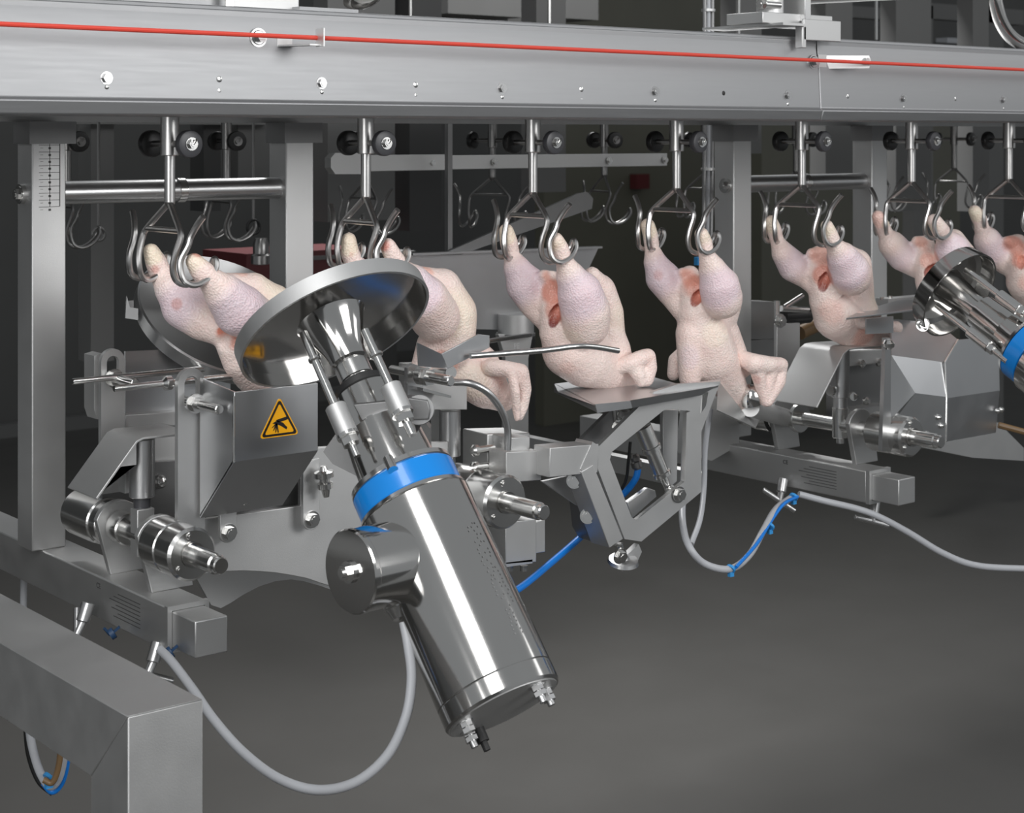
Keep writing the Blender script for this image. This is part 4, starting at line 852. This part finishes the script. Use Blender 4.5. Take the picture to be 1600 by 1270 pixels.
part('rear_rod', MB().tube([P(762, 533, Y=1.90), P(800, 527, Y=2.05), P(828, 523, Y=2.14)], .0035, 10, 4), 'mirror', gb)
t = thing('bent_rod', 'bent steel rod arching down in front of the second chicken into the clamp block', 'rod', P(795, 700, Y=1.87))
part('rod', MB().tube([P(706, 597, Y=1.90), P(735, 599, Y=1.88), P(762, 613, Y=1.87), P(783, 640, Y=1.87), P(793, 670, Y=1.87), P(793, 703, Y=1.87)], .0052, 12, 6), 'brushed', t)
t = thing('clamp_block', 'square steel clamp block with bolts right of the big motor', 'block', P(800, 740, Y=1.95))
part('block', MB().prism(PP(((762, 678), (828, 676), (828, 740), (762, 745)), Y=1.94), (0, .06, 0)), 'blast', t, bevel=.0015)
part('front_plate', MB().prism(PP(((791, 706), (846, 704), (846, 750), (808, 753), (791, 745)), Y=1.885), (0, .04, 0)), 'blast', t, bevel=.001)
part('inner_block', MB().prism(PP(((797, 684), (828, 682), (828, 704), (797, 706)), Y=1.90), (0, .04, 0)), 'blast', t, bevel=.001)
for x, y in ((745, 703), (785, 715), (745, 730), (783, 742)):
    q = P(x, y, Y=1.93); part('bolt', MB().cyl(q, q+Vector((.03, 0, 0)), .0055, 14).lathe(q, (-1, 0, 0), [(0, .0085), (.006, .0085), (.009, .005)], 16), 'mirror', t)
t = thing('clamp_block', 'pair of square steel blocks hanging below the hub right of the big motor', 'block', P(810, 880, Y=1.93))
part('block', MB().prism(PP(((790, 815), (838, 812), (838, 878), (790, 882)), Y=1.90), (0, .045, 0)), 'blast', t, bevel=.001)
part('side_block', MB().prism(PP(((836, 815), (852, 812), (852, 862), (836, 865)), Y=1.91), (0, .045, 0)), 'blast', t, bevel=.001)
part('rear_block', MB().prism(PP(((768, 828), (790, 826), (790, 875), (768, 878)), Y=1.94), (0, .045, 0)), 'blast_dark', t)
part('foot_plate', MB().prism(PP(((790, 879), (832, 874), (832, 880), (790, 886)), Y=1.90), (0, .045, 0)), 'blast', t)
for x in (797, 819):
    q = P(x, 883, Y=1.92); part('bolt', MB().cyl(q, q-UP*.008, .006, 14), 'mirror', t)
#=====================================================================  POLYGON FRAME WITH TRAY
pf = thing('swing_frame', 'grey polygonal swing frame with a large opening carrying the tray under the third chicken', 'frame', P(980, 850, Y=1.88))
Yf = 1.86
part('arm_tube', MB().bar(P(846, 720, Y=Yf+.015), P(922, 713, Y=Yf+.015)-Vector((0, 0, .0)), .036, .042), 'blast', pf, bevel=.001)
xa_, xb_ = P(840, 720, Y=Yf).x, P(926, 712, Y=Yf).x; zc = P(885, 716, Y=Yf).z
part('corner_plate', MB().prism(PP(((907, 733), (926, 690), (936, 697), (933, 730), (918, 745)), Y=Yf-.004), (0, .036, 0)), 'blast', pf)
part('leg_tube', MB().prism(PP(((908, 737), (927, 726), (974, 842), (952, 856)), Y=Yf-.005), (0, .04, 0)), 'blast', pf, bevel=.001)
part('leg_side', MB().prism(PP(((905, 740), (912, 735), (955, 855), (925, 845), (915, 828)), Y=Yf+.045), (0, .03, 0)), 'blast_dark', pf)
outer = [(1126, 596), (1096, 674), (1096, 768), (1002, 846), (976, 842), (930, 722), (936, 697), (1022, 612), (1060, 600)]
inner = [(1079, 642), (1073, 645), (1070, 752), (994, 813), (987, 808), (953, 718), (956, 706), (1037, 641), (1050, 639)]
part('frame_plate', MB().ring(PP(outer, Y=Yf), PP(inner, Y=Yf), (0, .008, 0)), 'blast', pf)
part('inner_link', MB().prism(PP(((1036, 640), (1060, 640), (1058, 752), (1049, 760), (1037, 752)), Y=Yf+.06), (0, .008, 0)), 'blast', pf, bevel=.001)
part('inner_link', MB().prism(PP(((980, 785), (1012, 762), (1024, 766), (1026, 776), (988, 810)), Y=Yf+.05), (0, .008, 0)), 'blast', pf, bevel=.001)
part('rear_bar', MB().prism(PP(((905, 690), (955, 640), (968, 650), (960, 668), (932, 696)), Y=Yf+.09), (0, .008, 0)), 'blast_dark', pf)
def Q(px, Y, z): return V(P(px, 500, Y=Y).x, Y, z)
part('tray_plate', MB().prism([Q(930, 1.83, -.39), Q(985, 1.83, -.39), Q(1122, 1.855, -.39), Q(1126, 1.90, -.39), Q(1060, 1.905, -.39), Q(1000, 2.03, -.39), Q(866, 2.03, -.39), Q(872, 1.96, -.39)], (0, 0, -.003)), 'sheet', pf)
part('tray_lip', MB().prism([Q(985, 1.83, -.39), Q(1120, 1.852, -.39), Q(1096, 1.852, -.401), Q(988, 1.83, -.401)], (0, .002, 0)), 'sheet', pf)
part('tray_lip', MB().prism([Q(930, 1.829, -.388), Q(985, 1.829, -.39), Q(988, 1.829, -.401), Q(934, 1.829, -.401)], (0, .002, 0)), 'sheet', pf)
part('tray_lip', MB().prism([Q(866, 2.03, -.39), Q(930, 1.83, -.39), Q(934, 1.83, -.401), Q(866, 2.02, -.401)], (.002, .001, 0)), 'sheet', pf)
part('slot_window', MB().prism(PP(((1098, 614), (1107, 612), (1103, 634), (1096, 645)), Y=Yf-.001), (0, .002, 0)), 'mirror', pf)
cyp = [P(1003, 665, Y=Yf+.035), P(1016, 700, Y=Yf+.035), P(1035, 740, Y=Yf+.03), P(1047, 770, Y=Yf+.02)]
d_ = (cyp[3]-cyp[0]).normalized(); Lc = (cyp[3]-cyp[0]).length
cy = part('air_cylinder', MB().lathe(cyp[0], d_, [(0, .010), (.002, .014), (Lc*.30, .014), (Lc*.31, .0155), (Lc*.36, .0155), (Lc*.37, .012), (Lc*.68, .012), (Lc*.69, .014), (Lc*.74, .014), (Lc*.75, .006), (Lc, .006)], 24), 'mirror', pf)
part('clevis', MB().cyl(cyp[3], cyp[3]+Vector((0, -.02, 0)), .012, 18).hexbolt(cyp[3]+Vector((0, -.018, 0)), (0, -1, 0), .008), 'mirror', pf)
q = P(1060, 772, Y=Yf-.002); part('bolt', MB().hexbolt(q, (0, -1, 0), .009), 'mirror', pf)
for x, y in ((918, 806), (897, 751)):
    q = P(x, y, Y=Yf+.02); part('bolt', MB().hexbolt(q, (-.6, -.8, .1), .0085), 'mirror', pf)
q = P(975, 640, Y=Yf+.06)
part('hinge_cluster', MB().hexbolt(P(975, 650, Y=Yf+.05), (-.3, -1, 0), .009).hexbolt(P(966, 668, Y=Yf+.05), (-.3, -1, 0), .009).cyl(P(990, 622, Y=Yf+.05), P(1012, 640, Y=Yf+.05), .009, 16).hexbolt(P(995, 626, Y=Yf+.03), (0, -1, 0), .009).hexbolt(P(1010, 630, Y=Yf+.03), (-.5, -1, 0), .007).cyl(P(962, 640, Y=Yf+.06), P(965, 672, Y=Yf+.06), .006, 12), 'mirror', pf)
kn = part('knob', MB().lathe(P(975, 866, Y=Yf+.01), (.1, .25, -1), [(0, .006), (.006, .009), (.008, .022), (.013, .024), (.015, .020), (.017, .004), (.024, .0045), (.028, .001)], 30), 'brushed', pf)
part('knob_lobe', MB().prism(PP(((975, 872), (998, 850), (1003, 862), (995, 880)), Y=Yf+.01), (0, .01, 0)), 'blast', kn)
part('knob_bolt', MB().cyl(P(966, 850, Y=Yf), P(970, 872, Y=Yf), .007, 14).hexbolt(P(968, 868, Y=Yf-.005), (0, -1, -.2), .009), 'mirror', kn)
part('gusset', MB().prism(PP(((848, 752), (895, 742), (903, 790)), Y=Yf+.05), (0, .006, 0)), 'blast', pf)
# chute behind, ball
ch = thing('sloping_chute', 'dark sloping steel chute plate beneath the fourth chicken', 'chute', P(1150, 660, Y=1.95))
part('plate', MB().prism([P(1122, 594, Y=1.93), P(1134, 590, Y=2.06), P(1187, 655, Y=2.06), P(1180, 668, Y=1.95), P(1120, 640, Y=1.93)], (.004, .004, -.003)), 'blast', ch)
bs = thing('ball_tip', 'mirror-bright rounded steel tip touching the neck of the fourth chicken', 'tip', P(1175, 638, Y=1.93))
bp = P(1170, 600, Y=1.935); bq = P(1178, 636, Y=1.935)
part('ball', MB().lathe(bp, bq-bp, [(0, .001), (.004, .010), (.012, .017), (.024, .020), (.034, .019), (.037, .010)], 32), 'polish', bs)
part('arm', MB().cyl(P(1172, 636, Y=1.94), P(1236, 655, Y=2.12), .016, 24), 'blast', bs)
#=====================================================================  STATION 2 FRAME + HOUSING
b2 = thing('frame_block', 'grey square frame member at the foot of the post beside the fourth chicken', 'frame', P(1130, 700, Y=2.2))
part('knee', MB().prism(PP(((1104, 560), (1130, 640), (1155, 660), (1155, 695), (1112, 720), (1085, 712)), Y=2.20), (0, .05, 0)), 'blast', b2)
part('side_rail', MB().prism([P(1170, 470, Y=2.32), P(1215, 472, Y=2.32), P(1215, 530, Y=2.32), P(1170, 530, Y=2.32)], (0, .05, 0)), 'blast_dark', b2)
part('side_rail', MB().prism([P(1170, 532, Y=2.32), P(1222, 528, Y=2.32), P(1222, 560, Y=2.32), P(1170, 560, Y=2.32)], (0, .05, 0)), 'blast_dark', b2)
up = thing('upright_plate', 'tall grey upright plate between the fourth and fifth chickens', 'plate', P(1230, 630, Y=2.2))
part('plate', MB().prism(PP(((1214, 506), (1250, 504), (1250, 548), (1258, 560), (1290, 566), (1272, 640), (1214, 640)), Y=2.18), (0, .008, 0)), 'blast', up, bevel=.001)
part('head_joint', MB().cyl(P(1214, 470, Y=2.17), P(1214, 500, Y=2.17), .006, 12).cyl(P(1226, 480, Y=2.16), P(1254, 462, Y=2.16), .005, 10).cyl(P(1220, 482, Y=2.16), P(1262, 484, Y=2.16), .006, 10).hexbolt(P(1218, 501, Y=2.165), (0, -1, 0), .010), 'mirror', up)
part('dark_sleeve', MB().cyl(P(1222, 496, Y=2.2), P(1262, 492, Y=2.2), .016, 16), 'black', up)
part('tan_rod', MB().cyl(P(1250, 520, Y=2.25), P(1282, 505, Y=2.25), .014, 18), 'brown', up, 'tan rod end')
gb2 = thing('gear_case', 'grey casting with bolts behind the slim column under the fifth chicken', 'casting', P(1360, 600, Y=2.15))
part('case', MB().prism(PP(((1320, 548), (1388, 545), (1388, 566), (1320, 574)), Y=2.10), (0, .05, 0)), 'blast', gb2, bevel=.002)
part('lower_case', MB().prism(PP(((1320, 574), (1388, 566), (1388, 650), (1310, 655), (1310, 600)), Y=2.13), (0, .03, 0)), 'blast_dark', gb2)
for x, y in ((1345, 568), (1372, 566), (1352, 626), (1378, 626)):
    q = P(x, y, Y=2.10); part('bolt', MB().lathe(q, (0, -1, 0), [(0, .008), (.005, .008), (.009, .004)], 16), 'mirror', gb2)
part('arm', MB().prism(PP(((1330, 640), (1385, 632), (1560, 660), (1600, 700), (1600, 720), (1520, 715), (1400, 690), (1330, 665)), Y=2.10), (0, .03, 0)), 'blast', gb2)
hs2 = thing('faceted_housing', 'faceted sheet steel housing at right in front of the sixth chicken', 'housing', P(1450, 690, Y=1.85))
part('post_bar', MB().prism(PP(((1384, 528), (1392, 528), (1392, 705), (1378, 705)), Y=1.84), (0, .008, 0)), 'brushed', hs2)
part('ball_joint', MB().lathe(P(1388, 529, Y=1.835), (0, 0, -1), [(0, .001), (.002, .007), (.008, .011), (.014, .010), (.018, .005)], 20), 'mirror', hs2)
Yh = 1.845
def face(nm, pts, m='sheet', th=.003): return part(nm, MB().prism([P(x, y, Y=yy) for x, y, yy in pts], (0, th, 0)), m, hs2)
face('upper_panel', [(1393, 498, 1.93), (1466, 505, 1.93), (1497, 531, 1.90), (1476, 566, 1.86), (1393, 555, 1.86)])
face('side_triangle', [(1393, 555, 1.86), (1430, 614, 1.84), (1392, 664, 1.85), (1384, 664, 1.85)], 'brushed')
face('middle_panel', [(1393, 555, 1.86), (1476, 566, 1.86), (1478, 620, 1.84), (1430, 614, 1.84)])
face('lower_panel', [(1430, 614, 1.84), (1478, 620, 1.84), (1478, 690, 1.84), (1440, 690, 1.84), (1392, 664, 1.85)], 'brushed')
face('right_upper_panel', [(1476, 566, 1.86), (1497, 531, 1.90), (1560, 525, 1.95), (1562, 610, 1.93), (1480, 622, 1.845)])
face('right_lower_panel', [(1480, 622, 1.845), (1562, 610, 1.93), (1556, 676, 1.93), (1478, 690, 1.845)])
part('fold_edge', MB().tube([P(1497, 531, Y=1.895), P(1476, 566, Y=1.857), P(1479, 622, Y=1.84), P(1478, 690, Y=1.84)], .0018, 6), 'mirror', hs2)
for x, y in ((1558, 642), (1564, 640), (1448, 678), (1466, 652), (1470, 665)):
    q = P(x, y, Y=1.84 if x < 1500 else 1.92); part('rivet', MB().lathe(q, (-.3, -1, .2), [(0, .005), (.004, .0045), (.007, .001)], 14), 'mirror', hs2)
part('under_rail', MB().tube([P(1560, 664, Y=1.95), P(1620, 680, Y=1.9)], .006, 8), 'brown', hs2)
tp = thing('top_guide', 'shiny curved steel guide plate lying in front of the fifth chicken', 'guide plate', P(1350, 500, Y=1.88))
part('plate', MB().prism([Q(1322, 1.88, -.31), Q(1440, 1.90, -.31), Q(1452, 2.0, -.31), Q(1400, 2.02, -.31), Q(1340, 1.93, -.31)], (0, 0, -.003)), 'sheet', tp, bevel=.0006)
part('skirt', MB().prism(PP(((1354, 498), (1396, 494), (1396, 520), (1354, 522)), Y=1.86), (0, .003, 0)), 'sheet', tp)
part('rear_rail', MB().bar(P(1378, 472, Y=2.1), P(1450, 466, Y=2.1), .03, .014), 'blast', tp)
part('rail_bolt', MB().cyl(P(1391, 462, Y=2.1), P(1391, 468, Y=2.1), .004, 10).cyl(P(1378, 464, Y=2.1), P(1378, 468, Y=2.1), .004, 10), 'mirror', tp)
# smaller motor at right
nA = P(1500, 462, D=2.86); nB = P(1665, 590, D=2.70); ax2 = unit_axis(nA, nB)
m2 = thing('cutter_motor', 'second polished motor with blue band and smaller round guard at the right edge', 'motor', nB)
part('dish', MB().lathe(nA, ax2, [(-.034, .03), (-.034, .068), (-.030, .078), (.0, .082), (.0, .079), (-.026, .074), (-.03, .066), (-.03, .03)], 64, False), 'polish', m2, ang=25)
part('hub_cone', MB().lathe(nA, ax2, [(-.034, .034), (-.02, .03), (.01, .024), (.03, .022), (.05, .022)], 40), 'polish', m2)
part('neck', MB().lathe(nA+ax2*.045, ax2, [(0, .024), (.003, .030), (.06, .032), (.065, .040), (.10, .044)], 48), 'polish', m2)
part('flange', MB().lathe(nA+ax2*.14, ax2, [(0, .044), (.002, .054), (.008, .056)], 56), 'mirror', m2)
part('blue_band', MB().lathe(nA+ax2*.149, ax2, [(0, .0555), (.001, .0565), (.027, .0565), (.028, .0555)], 56), 'blue', m2, 'bright blue plastic band')
part('main_cylinder', MB().lathe(nA+ax2*.178, ax2, [(0, .056), (.003, .0595), (.24, .060), (.243, .058)], 64), 'polish', m2)
cam2 = (Vector((0, 0, H))-nA).normalized(); s2 = ax2.cross(cam2).normalized(); f2 = s2.cross(ax2).normalized()
if f2.dot(cam2) < 0: f2 = -f2
if s2.dot(Vector((CB, -CA, .4))) < 0: s2 = -s2
for sg_, off in ((-1, .036), (1, .040)):
    a = nA+s2*off*sg_+f2*.040; b = a+ax2*.16
    part('tie_rod', MB().cyl(a, b, .0055, 16).cyl(a+ax2*.075, a+ax2*.12, .010, 18, ch=.001).cyl(a+ax2*.12, a+ax2*.13, .009, 6), 'mirror', m2)
q = nA-s2*.076+f2*.02-ax2*.01; part('rim_bolt', MB().hexbolt(q, (-.5, -.8, .2), .009), 'mirror', m2)
st = thing('support_strut', 'slim slanting steel strut left of the smaller round guard', 'strut', P(1435, 490, Y=1.95))
part('bar', MB().bar(P(1432, 494, Y=1.95), P(1450, 462, Y=1.97), .012, .006, (0, 1, 0)), 'brushed', st)
part('stud', MB().lathe(P(1432, 492, Y=1.94), (0, -.6, .4), [(0, .009), (.006, .009), (.012, .003)], 16), 'mirror', st)
#=====================================================================  CABLES
def hose(label, pix, r, m, cat='cable', name='cable', sm=8, ties=()):
    pts = [P(x, y, D=d) for x, y, d in pix]
    t = thing(name, label, cat, pts[0]); part('sheath', MB().tube(pts, r, 12, sm), m, t)
    for (x, y, d) in ties:
        c = P(x, y, D=d); part('cable_tie', MB().lathe(c-Vector((.0015, 0, .0015)), (1, .2, .7), [(0, r+.0022), (.004, r+.0022)], 12).box(c+Vector((-.004, -.003, -.012)), c+Vector((.004, .003, -.005))), 'btie', t)
    return t
hose('grey cable looping from the big motor down and back under the left crossbar', [(631, 972, 1.88), (638, 1010, 1.87), (643, 1060, 1.86), (634, 1120, 1.85), (605, 1180, 1.85), (555, 1222, 1.86), (495, 1234, 1.88), (435, 1216, 1.90), (380, 1175, 1.93), (335, 1125, 1.96), (300, 1075, 2.0), (268, 1033, 2.03), (250, 1015, 2.05)], .0055, 'cable')
t = hose('grey cable hanging in a loop below the polygonal frame', [(1075, 640, 2.85), (1070, 700, 2.80), (1068, 760, 2.74), (1066, 810, 2.66), (1075, 850, 2.56), (1100, 880, 2.56), (1140, 889, 2.58), (1170, 868, 2.62), (1192, 830, 2.68), (1212, 796, 2.74), (1238, 776, 2.8)], .0055, 'cable', ties=((1142, 888, 2.58), (1203, 822, 2.70), (1240, 776, 2.79)))
hose('thin grey cable hanging just right of the polygonal frame', [(1110, 640, 2.85), (1102, 700, 2.80), (1100, 760, 2.75), (1094, 810, 2.68), (1080, 850, 2.63)], .0045, 'cable')
hose('thin blue air line tied along the hanging grey cable', [(1150, 886, 2.575), (1182, 850, 2.64), (1206, 812, 2.71), (1225, 787, 2.75), (1246, 776, 2.79)], .0028, 'bhose', 'hose', 'air_line')
hose('grey cable sagging from under the right crossbar to the right edge', [(1248, 772, 2.85), (1290, 783, 2.86), (1340, 795, 2.86), (1375, 808, 2.86), (1420, 832, 2.87), (1475, 865, 2.88), (1530, 884, 2.9), (1620, 889, 2.95)], .0055, 'cable')
hose('bright blue hose rising from behind the big motor to the polygonal frame', [(760, 945, 2.3), (810, 920, 2.38), (860, 880, 2.5), (915, 832, 2.62), (950, 795, 2.66), (978, 768, 2.66), (993, 748, 2.65), (997, 732, 2.65)], .0052, 'bhose', 'hose', 'air_hose')
hose('black cable behind the blue hose inside the polygonal frame', [(985, 690, 2.68), (982, 720, 2.68), (978, 750, 2.68), (965, 775, 2.68)], .0025, 'black')
t = thing('hose_fitting', 'black and steel hose fitting on top of the blue hose', 'fitting', P(995, 735, D=2.65))
part('body', MB().lathe(P(997, 733, D=2.65), P(992, 715, D=2.65)-P(997, 733, D=2.65), [(0, .006), (.004, .009), (.012, .009), (.014, .007), (.02, .008), (.024, .005)], 16), 'wire_dark', t)
hose('white cable loop hanging below the foreground beam at lower left', [(45, 1130, 1.95), (50, 1165, 1.95), (62, 1205, 1.95), (78, 1228, 1.95), (92, 1215, 1.95), (100, 1180, 1.95), (102, 1150, 1.95)], .0048, 'cable', ties=((76, 1214, 1.94),))
hose('brown and blue air line beside the white cable loop at lower left', [(105, 1150, 1.96), (104, 1190, 1.96), (96, 1222, 1.96), (82, 1236, 1.96), (68, 1222, 1.96)], .004, 'bhose', 'hose', 'air_line')
hose('brown air line in the cable loop at lower left', [(96, 1150, 1.93), (92, 1195, 1.93), (82, 1222, 1.93), (68, 1218, 1.93)], .0035, 'brown', 'hose', 'air_line')
hose('black thin line at the left of the lower left cable loop', [(40, 1135, 1.97), (45, 1180, 1.97), (60, 1220, 1.97), (82, 1240, 1.97)], .003, 'black', 'hose', 'air_line')
hose('pale conduit running down below the leftmost post', [(38, 868, 2.5), (37, 920, 2.5), (36, 980, 2.5)], .005, 'cable')
for x, y in ((172, 992), (262, 1022)):
    c = P(x, y, D=2.15 if x < 200 else 2.06)
    t = thing('cable_tie', 'dark blue cable tie knot under the %s of the left crossbar' % ('middle' if x < 200 else 'open end'), 'cable tie', c)
    part('knot', MB().lathe(c, (.8, -.3, .5), [(0, .0075), (.006, .0075)], 12).bar(c, c+Vector((.010, -.006, .010)), .004, .003).bar(c, c+Vector((-.008, .0, .010)), .004, .003), 'tie_dark', t)
#=====================================================================  FOREGROUND BEAM
fb = thing('foreground_frame', 'large plain square steel frame corner in the lower left foreground', 'frame', P(260, 1270, D=1.6))
c0 = P(200, 1120, D=1.60); wf = .079; zt = c0.z
part('post', MB().prism([Vector((c0.x, c0.y, zt)), Vector((c0.x, c0.y+wf, zt-wf)), Vector((c0.x, c0.y+wf, 0)), Vector((c0.x, c0.y, 0))], (wf, 0, 0)), 'blast', fb, bevel=.0012)
part('rail', MB().prism([Vector((c0.x, c0.y+.0012, zt)), Vector((c0.x, c0.y+2.3, zt)), Vector((c0.x, c0.y+2.3, zt-wf)), Vector((c0.x, c0.y+wf+.0006, zt-wf+.0006))], (wf, 0, 0)), 'blast', fb, bevel=.0006)
